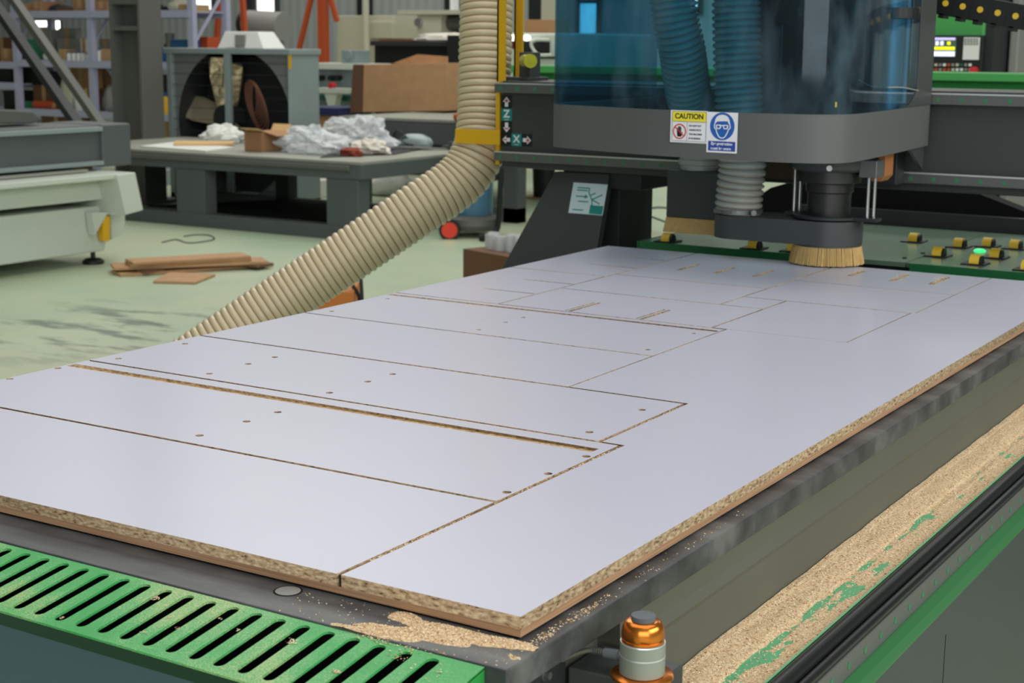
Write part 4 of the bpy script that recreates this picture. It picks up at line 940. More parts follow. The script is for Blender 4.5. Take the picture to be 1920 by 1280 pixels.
def on(z, px0, px1, py0, kind, mt, label, cat, name, y=RY+.075, dep=.34, group='goods on the storage rack'):
    """an item standing on a shelf at height z, between two pixel columns, its top at pixel row py0"""
    X0, X1 = at(px0, (py0+100)/2, y=y).x, at(px1, (py0+100)/2, y=y).x; Z1 = at((px0+px1)/2, py0, y=y).z; Z1 = max(Z1, z+.04); z = z+.0015
    dep = min(dep, RY+.50-y) if y < RY+.49 else dep
    w_ = X1-X0; cx = (X0+X1)/2; h_ = Z1-z
    if kind == 'box':
        t_ = thing(name, label, cat, (cx, y, z), group)
        build('carton', MB().box(X0, y, z, X1, y+dep, Z1), mt, t_, bev=.004); build('tape', MB().box(cx-.03, y-.001, z+h_*.3, cx+.03, y+dep, Z1+.001), 'tan', t_)
    elif kind == 'crate':
        mb = MB().box(X0, y, z, X1, y+dep, z+.01); t = .012
        mb.box(X0, y, z+.01, X0+t, y+dep, Z1).box(X1-t, y, z+.01, X1, y+dep, Z1).box(X0+t, y, z+.01, X1-t, y+t, Z1).box(X0+t, y+dep-t, z+.01, X1-t, y+dep, Z1)
        mb.box(X0-.008, y-.008, Z1-.02, X1+.008, y, Z1)
        solid(name, mb, mt, label, cat, group)
    elif kind == 'sack':
        solid(name, blob((cx, y+dep/2, z+h_*.36), w_*.45, dep*.40, h_*.60, .22, seed=px0, n=24, m=12), mt, label, cat, group, smooth=True)
    elif kind == 'drum':
        r = w_/2; t_ = thing(name, label, cat, (cx, y+r, z), group)
        build('body', MB().lathe((cx, y+r, z), [(.001, 0), (r*.92, 0), (r, h_*.9), (r, h_*.95), (.001, h_*.95)], 20), mt, t_, smooth=True)
        build('lid', MB().lathe((cx, y+r, z+h_*.95), [(.001, 0), (r*1.03, 0), (r*1.0, h_*.05), (.001, h_*.05)], 20), mt, t_, smooth=True)
    elif kind == 'bottle':
        r = w_/2; t_ = thing(name, label, cat, (cx, y+r, z), group)
        build('body', MB().lathe((cx, y+r, z), [(.001, 0), (r, 0), (r, h_*.68), (r*.4, h_*.82), (.001, h_*.82)], 16), mt, t_, smooth=True)
        build('cap', MB().lathe((cx, y+r, z+h_*.82), [(.001, 0), (r*.42, 0), (r*.42, h_*.18), (.001, h_*.18)], 12), 'blue_bin', t_, smooth=True)
    elif kind == 'roll':
        r = h_/2; t_ = thing(name, label, cat, (cx, y+r, z), group)
        build('tape_ring', MB().cyl((X0, y+r, z+r), (X1, y+r, z+r), r, n=24), mt, t_, smooth=True); build('core', MB().cyl((X0-.003, y+r, z+r), (X1+.003, y+r, z+r), r*.55, n=20), 'tan', t_, smooth=True)
    elif kind == 'panel':
        solid(name, MB().box(X0, y, z, X1, y+dep, z+min(h_, .05)), mt, label, cat, group, bev=.003)
    elif kind == 'case':
        t_ = thing(name, label, cat, (cx, y, z), group)
        build('case_body', MB().box(X0, y, z, X1, y+dep*.7, z+h_*.8), mt, t_, bev=.01); build('grip', MB().box(cx-w_*.2, y+.03, z+h_*.8, cx+w_*.2, y+.06, z+h_).box(cx-w_*.12, y+.025, z+h_*.8, cx+w_*.12, y+.065, z+h_*.9), 'black', t_)
T, Mi, Lo = LV[2], LV[1], LV[0]
on(T, 37, 50, 7, 'box', 'cardboard', 'small brown carton at the left end of the rack top shelf', 'box', 'cardboard_box')
on(T, 62, 77, 2, 'box', 'cardboard', 'upright brown carton with open shadowed front, second on the rack top shelf', 'box', 'cardboard_box')
on(T, 80, 108, 6, 'sack', 'frame_dark', 'dark bundle beside the cartons on the rack top shelf', 'bundle', 'dark_bundle')
on(T, 108, 134, 4, 'panel', 'cardboard_dark', 'flat brown pile in the middle of the rack top shelf', 'cardboard', 'cardboard_pile')
on(T, 138, 163, -4, 'box', 'cardboard', 'big brown carton left of the second rack post on the top shelf', 'box', 'cardboard_box')
on(T, 179, 203, 2, 'box', 'cardboard', 'brown carton just right of the second rack post on the top shelf', 'box', 'cardboard_box')
on(T, 292, 304, 9, 'case', 'ink', 'small black and tan case on the rack top shelf right of the column', 'case', 'tool_case')
on(T, 304, 334, -4, 'sack', 'beige', 'pale beige sack on the rack top shelf right of the column', 'sack', 'sack')
on(T, 335, 352, 8, 'box', 'tan', 'tan carton beside the pale sack on the rack top shelf', 'box', 'cardboard_box')
on(T, 366, 376, 10, 'case', 'ink', 'little dark case at the right end of the rack top shelf', 'case', 'tool_case', y=RY+.28, dep=.2)
on(Mi, 44, 62, 74, 'crate', 'bin_green', 'green bin half hidden behind the struts on the middle rack shelf', 'crate', 'plastic_bin', dep=.15)
on(Mi, 62, 96, 55, 'box', 'grey_mid', 'grey carton standing behind the upper strut on the middle rack shelf', 'box', 'grey_box', y=RY+.25, dep=.25)
on(Mi, 66, 92, 93, 'sack', 'paper_white', 'white plastic bag between the two struts on the middle rack shelf', 'bag', 'plastic_bag')
on(Mi, 95, 108, 92, 'crate', 'teal_dark', 'teal bin next to the white bottles on the middle rack shelf', 'crate', 'plastic_bin')
on(Mi, 109, 120, 92, 'box', 'tan', 'small tan carton next to the teal bin on the middle rack shelf', 'box', 'cardboard_box')
on(Mi, 107, 143, 73, 'box', 'grey_mid', 'wide grey carton low at the back of the middle rack shelf', 'box', 'grey_box', y=RY+.25, dep=.11)
on(Mi, 110, 142, 53, 'box', 'grey_mid', 'tall grey carton at the back of the middle rack shelf', 'box', 'grey_box', y=RY+.38, dep=.1)
for k, (a, b_) in enumerate(((122, 129), (131, 138), (140, 147), (149, 155))):
    on(Mi, a, b_, 96, 'bottle', 'paper_white', 'one of four small white bottles in a row on the middle rack shelf', 'bottle', 'white_bottle', group='white bottles on the middle rack shelf')
on(Mi, 151, 163, 72, 'box', 'paper_white', 'white carton left of the second rack post on the middle shelf', 'box', 'white_box', y=RY+.2, dep=.2)
on(Mi, 157, 164, 98, 'bottle', 'paper_white', 'white bottle touching the second rack post on the middle shelf', 'bottle', 'white_bottle')
on(Mi, 178, 187, 89, 'bottle', 'paper_white', 'white bottle with blue cap right of the second rack post', 'bottle', 'white_bottle')
on(Mi, 189, 207, 92, 'box', 'tan', 'pale carton at the column on the middle rack shelf, front of two', 'box', 'cardboard_box')
on(Mi, 186, 207, 73, 'box', 'grey_mid', 'grey carton at the column on the middle rack shelf, back of two', 'box', 'grey_box', y=RY+.38, dep=.1)
on(Mi, 306, 319, 62, 'drum', 'column_grey', 'grey bucket on the middle rack shelf above the fan', 'bucket', 'bucket')
on(Mi, 322, 352, 74, 'crate', 'blue_bin', 'blue plastic bin on the middle rack shelf above the fan', 'crate', 'plastic_bin', dep=.19)
on(Mi, 297, 320, 82, 'case', 'blue_bin', 'blue power tool case left of the blue bin', 'case', 'tool_case')
on(Mi, 366, 389, 69, 'crate', 'orange', 'orange plastic bin on the middle rack shelf at the right rack post', 'crate', 'plastic_bin', y=RY+.28, dep=.2)

on(Lo, 40, 48, 190, 'crate', 'bin_green', 'tiny green bin at the left post of the lower rack shelf', 'crate', 'plastic_bin')
on(Lo, 58, 92, 189, 'roll', 'orange', 'orange roll lying on the lower rack shelf', 'roll', 'tape_roll')
on(Lo, 60, 100, 160, 'box', 'cardboard_dark', 'dark brown carton behind the orange roll on the lower rack shelf', 'box', 'cardboard_box', y=RY+.22, dep=.26)
on(at(80, 160, y=RY+.22).z+.001, 44, 98, 133, 'crate', 'ink', 'large black crate resting on a brown carton behind the struts', 'crate', 'plastic_crate', y=RY+.22, dep=.24)
on(Lo, 102, 130, 138, 'sack', 'beige', 'pale sack between the struts on the lower rack shelf', 'sack', 'sack', y=RY+.08, dep=.18)
on(Lo, 131, 150, 182, 'drum', 'paper_white', 'white round tub on the lower rack shelf under the upper strut', 'tub', 'tub')
on(Lo, 131, 166, 124, 'box', 'cardboard', 'tall brown carton left of the second rack post on the lower shelf', 'box', 'cardboard_box', y=RY+.3, dep=.22)
on(Lo, 152, 166, 166, 'box', 'cardboard_dark', 'dark carton against the second rack post on the lower shelf', 'box', 'cardboard_box')
on(Lo, 180, 206, 160, 'sack', 'grey_mid', 'grey plastic sack at the column on the lower rack shelf', 'sack', 'sack', dep=.2)
on(Lo, 183, 206, 123, 'drum', 'cardboard_dark', 'brown drum at the column on the lower rack shelf', 'drum', 'drum', y=RY+.3)
on(Lo, 293, 316, 140, 'drum', 'ink', 'black round tub right of the column on the lower rack shelf', 'tub', 'tub')
on(Lo, 300, 309, 173, 'bottle', 'yellow', 'yellow bottle before the black tub on the lower rack shelf', 'bottle', 'yellow_bottle', y=RY+.02)
on(0, 292, 322, 222, 'box', 'cardboard', 'brown carton on the floor under the rack beside the fan', 'box', 'cardboard_box')
on(0, 74, 130, 218, 'box', 'cardboard_dark', 'dark brown carton on the floor under the rack behind the grey beam', 'box', 'cardboard_box')
on(LVL[2], 0, 20, 91, 'box', 'cardboard', 'brown carton at the far left of the rack, lower of two shelves above the beam', 'box', 'cardboard_box')
on(LVL[2], -16, 22, 70, 'box', 'cardboard_dark', 'dark carton behind the brown one at the far left of the rack', 'box', 'cardboard_box', y=RY+.38, dep=.1)
on(LVL[1], -14, 20, 127, 'crate', 'ink', 'black crate in the middle shelf at the far left of the rack', 'crate', 'plastic_crate')
on(LVL[0]-.0, 4, 24, 170, 'crate', 'ink', 'black crate low at the far left of the rack above the beam', 'crate', 'plastic_crate')
shelf(XS[0], XS[1], LVL[0])
# tube lamps seen through the rack
a = at(52, 44, y=14.5); c_ = at(90, 44, y=14.5)
lm = thing('hanging_lamp', 'bright white lamp panel glowing behind the rack struts', 'lamp', ((a.x+c_.x)/2, 14.5, a.z))
build('lamp_glass', MB().box(a.x, 14.5, at(70, 50, y=14.5).z, c_.x, 14.7, at(70, 39, y=14.5).z), 'lamp_glow', lm)
build('lamp_post', MB().box((a.x+c_.x)/2-.04, 14.6, 0, (a.x+c_.x)/2+.04, 14.68, at(70, 50, y=14.5).z), 'frame_dark', lm)
a = at(103, 55, y=14.5)
lm = thing('tube_lamp', 'bright upright tube lamp glowing behind the rack', 'lamp', (a.x, 14.5, at(103, 73, y=14.5).z))
build('tube', MB().box(a.x-.04, 14.5, at(103, 73, y=14.5).z, a.x+.04, 14.56, at(103, 39, y=14.5).z), 'lamp_glow', lm)
build('lamp_post', MB().box(a.x-.03, 14.565, 0, a.x+.03, 14.62, at(103, 39, y=14.5).z), 'frame_dark', lm)

# ---- big grey exhaust fan
FY = 9.5
f0 = at(316, 245, y=FY); f1 = at(541, 92, y=FY); zt = f1.z; X0, X1 = f0.x, f1.x; cxf = (X0+X1)/2; zc = zt/2+.02
fan = thing('exhaust_fan', 'large square galvanised exhaust fan with round opening behind the steel bed', 'fan', (cxf, FY, 0))
t = .06
build('housing', MB().box(X0, FY, 0, X0+t, FY+.42, zt).box(X1-t*.3, FY, 0, X1, FY+.42, zt).box(X0-.03, FY-.01, zt-.05, X1+.02, FY+.43, zt).box(X0, FY, 0, X1, FY+.42, .06), 'galvanised', fan, bev=.006)
R_ = (X1-X0)*.465
me = plate_mesh('front_plate', rect(X0+t-cxf, -zc+.06, X1-t*.3-cxf, zt-.05-zc), [circ(0.03, 0, R_, 64)], .01)
for vtx in me.vertices: vtx.co = Vector((vtx.co.x, FY+.05-vtx.co.z, vtx.co.y+zc)) + Vector((cxf, 0, 0)) - fan.location
link('front_plate', me, 'fan_dark', fan)
fcx = cxf+.03
build('shroud', MB().add(*(lambda n: ([(fcx+R_*math.cos(2*math.pi*k/n), yy, zc+R_*math.sin(2*math.pi*k/n)) for yy in (FY+.055, FY+.40) for k in range(n)], [(k, (k+1) % n, n+(k+1) % n, n+k) for k in range(n)]))(64)), 'frame_dark', fan, smooth=True)
build('back_wall', MB().box(X0+t, FY+.40, .06, X1-t*.3, FY+.41, zt-.05), 'frame_dark', fan)
hubc = Vector((at(428, 222, y=FY+.2).x, FY+.2, at(428, 222, y=FY+.2).z))
build('hub', MB().cyl(hubc+Vector((0, -.06, 0)), hubc+Vector((0, .10, 0)), .13, n=32).cyl(hubc+Vector((0, -.09, 0)), hubc+Vector((0, -.06, 0)), .06, n=24), 'frame_dark', fan, smooth=True)
def fanblade(px_tip, py_tip, wd, mt):
    tip = at(px_tip, py_tip, y=FY+.2); d = (tip-hubc); d.y = 0; L = d.length; d.normalize(); s_ = Vector((-d.z, 0, d.x))
    A = []
    for q, f in ((.10, .55), (.35, .85), (.7, 1.0), (.95, .9), (1.0, .5)):
        A.append((q*L, f*wd))
    pts0 = [hubc+d*q+s_*f*.5+Vector((0, -.05, 0)) for q, f in A]; pts1 = [hubc+d*q-s_*f*.5+Vector((0, .05, 0)) for q, f in A]
    build('blade', MB().extr(pts0+pts1[::-1], (0, .015, 0)), mt, fan)
fanblade(410, 106, .20, 'foil'); fanblade(345, 196, .22, 'blade'); fanblade(470, 290, .2, 'blade'); fanblade(440, 118, .12, 'foil')
build('strut', MB().box(at(423, 150, y=FY).x, FY-.02, 0, at(433, 150, y=FY).x, FY+.02, zt-.05), 'galvanised', fan, bev=.003)
mb = MB()
for k in range(12): 
    z = .12+(zt-.25)*k/11; mb.box(X0+t, FY+.012, z, X1-t*.3, FY+.016, z+.004)
build('grille_wire', mb, 'frame_dark', fan)
build('label_plate', MB().box(X1-.002, FY-.002, zt-.17, X1+.03, FY+.001, zt-.05), 'yellow', fan)
cl = MB()
kc = at(478, 186, y=FY-.03)
for k in range(7):
    a_, b_ = .03+.017*k, .13+.016*k
    cl.tube([(kc.x+a_*math.cos(q*.2094+.1*k)*1.0, FY-.04+.005*k, kc.z-.01*k+b_*math.sin(q*.2094)) for q in range(31)], .0045, 8, cap=False)
solid('cable_coil', cl, 'cable_brown', 'brown cable coil hanging on the front of the grey fan', 'cable', smooth=True)
# things on the fan
z = zt+.001
p0 = at(410, 80, y=FY+.1); p1 = at(497, 80, y=FY+.1)
mb = MB().loft([(p0.x, FY+.08, z), (p1.x, FY+.08, z), (p1.x, FY+.38, z), (p0.x, FY+.38, z)], [(p0.x+.06, FY+.12, z+.15), (p1.x-.10, FY+.12, z+.15), (p1.x-.10, FY+.34, z+.15), (p0.x+.06, FY+.34, z+.15)])
wb = solid('white_bin', mb, 'paper_white', 'white tapered bin lying upside down on top of the grey fan', 'bin', bev=.006)
bx_ = pxbox(440, 64, 458, 86, FY+.075, .02); build('bin_patch', MB().box(bx_[0], FY+.078, z+.01, bx_[3], FY+.10, z+.12), 'grey_mid', wb)
# duct fan further back
a = at(468, 46, y=13.2); c_ = at(532, 50, y=13.2)
df = thing('duct_fan', 'grey cylinder duct with a black round end below the bright window', 'fan', ((a.x+c_.x)/2, 13.2, 0))
build('duct', MB().cyl(a, c_, .17, n=28), 'grey_mid', df, smooth=True); build('duct_end', MB().cyl(a+Vector((-.06, 0, 0)), a, .18, n=28), 'ink', df, smooth=True)
build('duct_stand', MB().box(a.x+.15, 13.1, 0, c_.x-.1, 13.3, a.z-.15), 'column_grey', df)
# dark post and electrics left of the window
bx_ = pxbox(452, -40, 474, 160, 13.8, .06); solid('dark_post', MB().box(bx_[0], bx_[1], 0, bx_[3], bx_[4], 4), 'frame_dark', 'dark steel post left of the bright window', 'post')
# orange trestle seen through the rack
tr_ = thing('orange_trestle', 'orange steel trestle legs behind the right end of the rack', 'trestle', (at(415, 0, y=13).x, 12.4, 0))
apx = at(418, -120, y=12.3)
for px in (383, 412, 470): 
    q = at(px, 100, y=12.3); q.z = 0; d = (q-apx)
    build('leg', MB().bar(apx+Vector((.1*(px-412)/40, .1, 0)), q, .055, .05), 'orange', tr_)
build('head', MB().box(apx.x-.15, 12.2, apx.z-.05, apx.x+.15, 12.5, apx.z+.1), 'orange', tr_)
# orange crane post
ox = at(601, 60, y=15).x
oc = thing('orange_crane', 'orange steel crane post with slanting braces behind the grey fan', 'crane', (ox, 15, 0))
build('mast', MB().box(ox-.05, 15, 0, ox+.05, 15.12, 4.2), 'orange', oc)
q = at(562, 88, y=15); r_ = at(590, -30, y=15); d = (q-r_); build('brace', MB().bar(r_, r_+d*(r_.z/(r_.z-q.z)) if r_.z != q.z else q, .055, .055), 'orange', oc)
q = at(632, 40, y=15); r_ = at(612, -30, y=15); build('brace', MB().bar(r_, q, .055, .055), 'orange', oc)
build('foot', MB().box(ox-.6, 14.9, 0, ox+.3, 15.2, .10), 'orange', oc)
# beige cabinets and pipe
bx_ = pxbox(632, 29, 738, 160, 15.6, .8); bc = thing('beige_cabinet', 'tall beige cabinet behind the flat brown cardboard box', 'cabinet', ((bx_[0]+bx_[3])/2, 15.6, 0))
build('body', MB().box(bx_[0], 15.6, 0, bx_[3], 16.4, bx_[5]), 'beige', bc, bev=.01); build('cap', MB().box(bx_[3]-.35, 15.5, bx_[5]-.30, bx_[3]+.06, 15.62, bx_[5]-.08), 'beige', bc, bev=.01)
bx_ = pxbox(677, -60, 684, 130, 15.2, .06); solid('pale_pipe', MB().cyl((bx_[0], 15.3, 0), (bx_[0], 15.3, 4.5), .045, n=14), 'beige', 'thin pale upright pipe in front of the tall beige cabinet', 'pipe', smooth=True)
bx_ = pxbox(586, 119, 660, 131, 12.0, .5); 
tm = thing('white_bench_machine', 'white bench machine with a T-shaped support and teal band right of the fan', 'machine', (bx_[0]+.4, 12, 0))
build('top', MB().box(bx_[0]-.3, 12.2, bx_[2], bx_[3], 12.7, bx_[5]), 'machine_white', tm, bev=.006)
b2 = pxbox(586, 131, 660, 172, 12.25, .4); build('body', MB().box(b2[0]-.3, 12.3, 0, b2[3], 12.65, b2[5]), 'galvanised', tm)
b2 = pxbox(592, 165, 650, 175, 12.05, .1); build('arm', MB().box(b2[0], 12.05, b2[2], b2[3], 12.2, b2[5]), 'machine_white', tm, bev=.004)
build('arm_post', MB().extr([at(608, 175, y=12.06), at(632, 175, y=12.06), at(626, 202, y=12.06), at(616, 202, y=12.06)], (0, .1, 0)), 'machine_white', tm)
b2 = pxbox(586, 178, 656, 188, 12.25, .06); build('teal_band', MB().box(b2[0], 12.2, b2[2], b2[3], 12.3, b2[5]), 'teal_dark', tm)
b2 = pxbox(615, 155, 625, 166, 12.06, .05); build('stop_button', MB().cyl(((b2[0]+b2[3])/2, 12.05, (b2[2]+b2[5])/2), ((b2[0]+b2[3])/2, 12.12, (b2[2]+b2[5])/2), (b2[5]-b2[2])/2, n=16), 'sign_red', tm)
for px in (600, 620, 632): 
    p = at(px, 146, y=12.24); build('knob', MB().cyl((p.x, 12.22, p.z), (p.x, 12.3, p.z), .03, n=12), 'ink', tm)
b2 = pxbox(640, 94, 668, 119, 12.3, .3); solid('grey_drill_head', MB().box(b2[0], 12.3, bx_[5]+.001, b2[3], 12.55, b2[5]).cyl(((b2[0]+b2[3])/2, 12.28, b2[5]-.05), ((b2[0]+b2[3])/2, 12.3, b2[5]-.05), .05), 'galvanised', 'small grey machine head standing on the white bench machine', 'machine', bev=.006)
b2 = pxbox(586, 202, 637, 240, 11.0, .5); nb = thing('navy_lidded_box', 'brown carton with a navy blue lid right of the fan', 'box', ((b2[0]+b2[3])/2, 11, 0))
zz = at(610, 216, y=11).z; build('carton', MB().box(b2[0]-.2, 11, 0, b2[3], 11.5, zz), 'cardboard', nb); build('lid', MB().box(b2[0]-.2, 10.98, zz, b2[3], 11.52, at(610, 202, y=11).z), 'navy', nb)
# cardboard box with raised flap on a second steel bed
c0_ = [at(680, 214, y=11.0)+Vector((0, 0, .02)), at(838, 208, y=11.0), at(838, 118, y=11.0), at(682, 121, y=11.0)]
ck = thing('cardboard_crate', 'wide flat-fronted brown cardboard box on the dark steel bed, one flap raised', 'box', (c0_[0].x+.4, 11, at(700, 216, y=11).z))
build('front', MB().extr(c0_, (0, .7, 0)), 'chipboard', ck, bev=.004)
build('side', MB().extr([at(656, 212, y=11.1), c0_[0], c0_[3], at(662, 121, y=11.1)], (0, .5, 0)), 'cardboard_dark', ck)
build('flap', MB().extr([at(735, 119, y=11.3), at(782, 102, y=11.3), at(838, 106, y=11.3), at(838, 119, y=11.3)], (0, .02, 0)), 'chipboard', ck)
# second steel bed
b2 = pxbox(640, 222, 880, 247, 9.9, 2.0); zt2 = b2[5]
sb2 = thing('steel_bed', 'low dark steel machine bed carrying the wide cardboard box', 'machine bed', (b2[0]+.8, 10.5, 0))
build('side_beam', MB().box(b2[0], 9.9, b2[2]-.1, b2[3]+.3, 10.05, zt2-.02), 'bed_steel', sb2, bev=.004); build('top_plate', MB().box(b2[0], 9.9, zt2-.03, b2[3]+.3, 12.0, zt2), 'bed_top', sb2)
for x in (b2[0]+.05, b2[3]-.1): build('leg', MB().box(x, 9.95, 0, x+.14, 10.1, b2[2]-.1), 'bed_steel', sb2); build('leg', MB().box(x, 11.7, 0, x+.14, 11.85, zt2-.03), 'bed_steel', sb2)
p = at(856, 222, y=9.85); solid('orange_button_box', MB().box(p.x-.05, 9.86, zt2+.001, p.x+.08, 9.96, zt2+.06), 'orange', 'small orange switch box at the end of the dark steel bed by the ribbed hose', 'switch', bev=.02)
# black machine behind the cardboard
b2 = pxbox(702, 86, 840, 120, 13.0, .8)
bm_ = thing('black_machine', 'black open-topped machine body behind the wide cardboard box', 'machine', (b2[0]+.5, 13, 0))
build('body', MB().box(b2[0], 13, 0, b2[3], 13.8, b2[5]), 'ink', bm_, bev=.006)
b3 = pxbox(694, 74, 838, 82, 12.9, 1.0); build('top_plate', MB().box(b3[0], 12.9, b2[5], b3[3], 13.9, b2[5]+.05), 'frame_dark', bm_)
b4 = pxbox(838, 66, 872, 205, 12.8, .6); build('side_tower', MB().box(b4[0], 12.8, 0, b4[3]+.3, 13.4, b4[5]), 'ink', bm_, bev=.006)
p0 = at(775, 72, y=13.0); zz = b2[5]+.0505
solid('white_cloth', blob((p0.x+.22, 13.3, zz+.034), .38, .2, .055, .3, 3, 24, 12), 'rag_white', 'crumpled white cloth on the top plate of the black machine', 'cloth', smooth=True)
solid('brown_board', MB().box(p0.x-.55, 13.1, zz+.0005, p0.x-.18, 13.5, zz+.03), 'cardboard_dark', 'small brown board on the top plate of the black machine', 'board')
b5 = pxbox(782, 24, 826, 62, 14.5, .6); bh = thing('beige_control_box', 'beige box machine with open dark side and a round handle, left of the hose', 'machine', (b5[0]+.2, 14.5, 0))
build('cabinet', MB().box(b5[0], 14.5, 0, b5[3], 15.1, b5[5]), 'beige', bh, bev=.01)
b6 = pxbox(826, 22, 880, 64, 14.5, .6); build('lower_shelf', MB().box(b6[0], 14.5, b6[2]-.05, b6[3]+.2, 15.1, b6[2]), 'beige', bh); build('upper_shelf', MB().box(b6[0]-.6, 14.45, b6[5]-.03, b6[3]+.2, 15.15, b6[5]+.02), 'beige', bh)
build('recess', MB().box(b6[0], 14.95, b6[2], b6[3]+.2, 15.0, b6[5]-.03), 'ink', bh); p = at(842, 42, y=14.6); build('motor', MB().cyl((p.x-.1, 14.7, p.z), (p.x+.15, 14.7, p.z), .09, n=20), 'rail_steel', bh, smooth=True)
p = at(786, 42, y=14.48); build('handle', MB().cyl((p.x, 14.44, p.z), (p.x, 14.5, p.z), .05, n=16), 'chrome', bh)
bx_ = pxbox(848, -40, 856, 24, 14.7, .1); solid('white_post', MB().box(bx_[0], 14.65, b6[5]+.021, bx_[3], 14.75, 4.2), 'white', 'thin white upright post behind the hose on the beige machine', 'post')
for px, lab in ((678, 'dark narrow cladding strip behind the thin pale pipe'), (842, 'dark narrow cladding strip behind the white post'), (1000, 'dark narrow cladding strip right of the yellow uprights')):
    bx_ = pxbox(px-12, -60, px+9, 100, 21.8, .2); solid('wall_strip', MB().box(bx_[0], 21.85, 0, bx_[3], 21.995, 7.0), 'frame_dark', lab, 'wall strip')
bx_ = pxbox(1015, -60, 1045, 60, 20.5, .4); solid('pale_pillar', MB().box(bx_[0], 20.5, 0, bx_[3], 20.8, 7.1), 'beige', 'pale wide pillar just left of the blue shield', 'pillar')

# ---- grey welded bed frame in the middle
fr_ = thing('welded_workbench', 'large grey welded steel bench cluttered with film and a small carton', 'machine bed', (-7.4, 8.6, 0))
xr, xl, yf, yb, zt_ = -6.2, -9.4, 7.9, 9.27, .545
z1_ = at(600, 300, y=yf).z; zt_ = z1_
build('front_beam', MB().box(xl, yf, zt_-.13, xr, yf+.14, zt_-.02), 'bed_steel', fr_, bev=.006)
build('front_rail', MB().box(xl, yf-.03, zt_-.065, xr-.10, yf, zt_-.03), 'column_grey', fr_, bev=.004)
build('side_beam', MB().box(xr-.14, yf+.14, zt_-.13, xr, yb, zt_-.02), 'bed_steel', fr_, bev=.006)
build('back_beam', MB().box(xl, yb, zt_-.13, xr, yb+.14, zt_-.02), 'bed_steel', fr_, bev=.006)
build('deck', MB().box(xl, yf, zt_-.02, xr, yb+.14, zt_), 'bed_top', fr_)
for px0, px1 in ((331, 384), (612, 672)):
    a, b_ = at(px0, 380, y=yf+.01).x, at(px1, 380, y=yf+.01).x
    build('leg', MB().box(a, yf+.01, .10, b_, yf+.15, zt_-.13), 'bed_steel', fr_, bev=.006)
a, b_ = at(516, 350, y=yb).x, at(540, 350, y=yb).x; build('leg', MB().box(a, yb, 0, b_, yb+.13, zt_-.13), 'frame_dark', fr_, bev=.006)
build('leg', MB().box(xr-.15, yb, 0, xr-.01, yb+.13, zt_-.13), 'bed_steel', fr_, bev=.006)
build('floor_beam', MB().box(xl, yf, 0, xr-.02, yf+.14, .105), 'bed_steel', fr_, bev=.006); build('floor_beam', MB().box(xr-.16, yf+.14, 0, xr-.02, yb, .105), 'bed_steel', fr_, bev=.006); build('floor_beam', MB().box(xl, yb, 0, xr-.02, yb+.13, .105), 'bed_steel', fr_, bev=.006)
for x in (-7.9, -7.0): build('cross_beam', MB().box(x, yf+.14, .01, x+.10, yb, .09), 'bed_steel', fr_)
zd = zt_+.0015
def dk(px, py):
    p = at(px, py, z=zd)
    if p.y > 9.30: p = at(px, py, y=9.30); p.z = zd
    return p
# clutter on the frame
p = dk(470, 283); a = dk(443, 284); b_ = dk(500, 284)
cb_ = thing('small_carton', 'small brown carton with open flaps on the steel bench', 'box', (p.x, p.y, zd)); hh = .155
build('carton', MB().box(a.x, p.y-.02, zd, b_.x, p.y+.32, zd+hh), 'cardboard', cb_, bev=.003)
build('flap', MB().extr([(a.x, p.y+.02, zd+hh), (b_.x, p.y+.02, zd+hh), (b_.x+.03, p.y-.12, zd+hh+.03), (a.x+.05, p.y-.12, zd+hh+.03)], (0, 0, .006)), 'cardboard_pale', cb_)
build('flap', MB().extr([(b_.x, p.y, zd+hh), (b_.x, p.y+.3, zd+hh), (b_.x+.14, p.y+.3, zd+hh-.03), (b_.x+.14, p.y, zd+hh-.03)], (0, 0, .006)), 'cardboard', cb_)
build('flap', MB().extr([(a.x, p.y+.31, zd+hh), (b_.x, p.y+.31, zd+hh), (b_.x, p.y+.34, zd+hh+.05), (a.x, p.y+.34, zd+hh+.05)], (0, .006, 0)), 'cardboard_pale', cb_)
p = dk(405, 268); solid('foam_bag', blob((p.x, p.y+.1, zd+.055), .20, .12, .10, .35, 11, 32, 16), 'paper_white', 'white crumpled foam bag left of the small open carton', 'bag', smooth=False)
p = dk(586, 287); solid('plastic_film', blob((p.x, p.y+.0, zd+.065), .31, .15, .115, .42, 23, 56, 26, 4.0), 'clear_film', 'clear crumpled plastic film right of the small open carton', 'plastic film')
p = dk(655, 280); solid('plastic_film', blob((p.x, p.y+.12, zd+.09), .30, .16, .165, .38, 31, 56, 26, 4.0), 'clear_film', 'highest heap of clear crumpled film on the steel bench', 'plastic film')
p = dk(695, 288); solid('white_rag', blob((p.x, p.y-.02, zd+.04), .16, .09, .075, .4, 41, 36, 18, 4.0), 'rag_white', 'white bunched rag at the right of the clear film', 'rag')
p = dk(668, 292); solid('red_rag', blob((p.x, p.y-.06, zd+.025), .10, .05, .045, .35, 51, 28, 14), 'rag_red', 'reddish brown rag in front of the white bunched rag', 'rag')
a = dk(600, 296); b_ = dk(740, 290); solid('black_mat', MB().extr([a, b_, dk(790, 270), dk(650, 268)], (0, 0, .006)), 'ink', 'black rubber mat under the rags on the steel bench', 'mat')
a = [dk(742, 280), dk(838, 268), dk(828, 260), dk(770, 265)]; solid('grey_sheet', MB().extr([q+Vector((0, 0, .012)) for q in a], (0, 0, .012)), 'grey_mid', 'flat grey panel at the right end of the steel bench', 'panel')
p = dk(768, 262); solid('grey_cover', blob((p.x, p.y+.08, zd+.05), .17, .08, .075, .05, 5, 28, 14), 'galvanised', 'smooth grey rounded cover near the right end of the steel bench', 'cover', smooth=True)
cl = MB(); p = dk(742, 270)
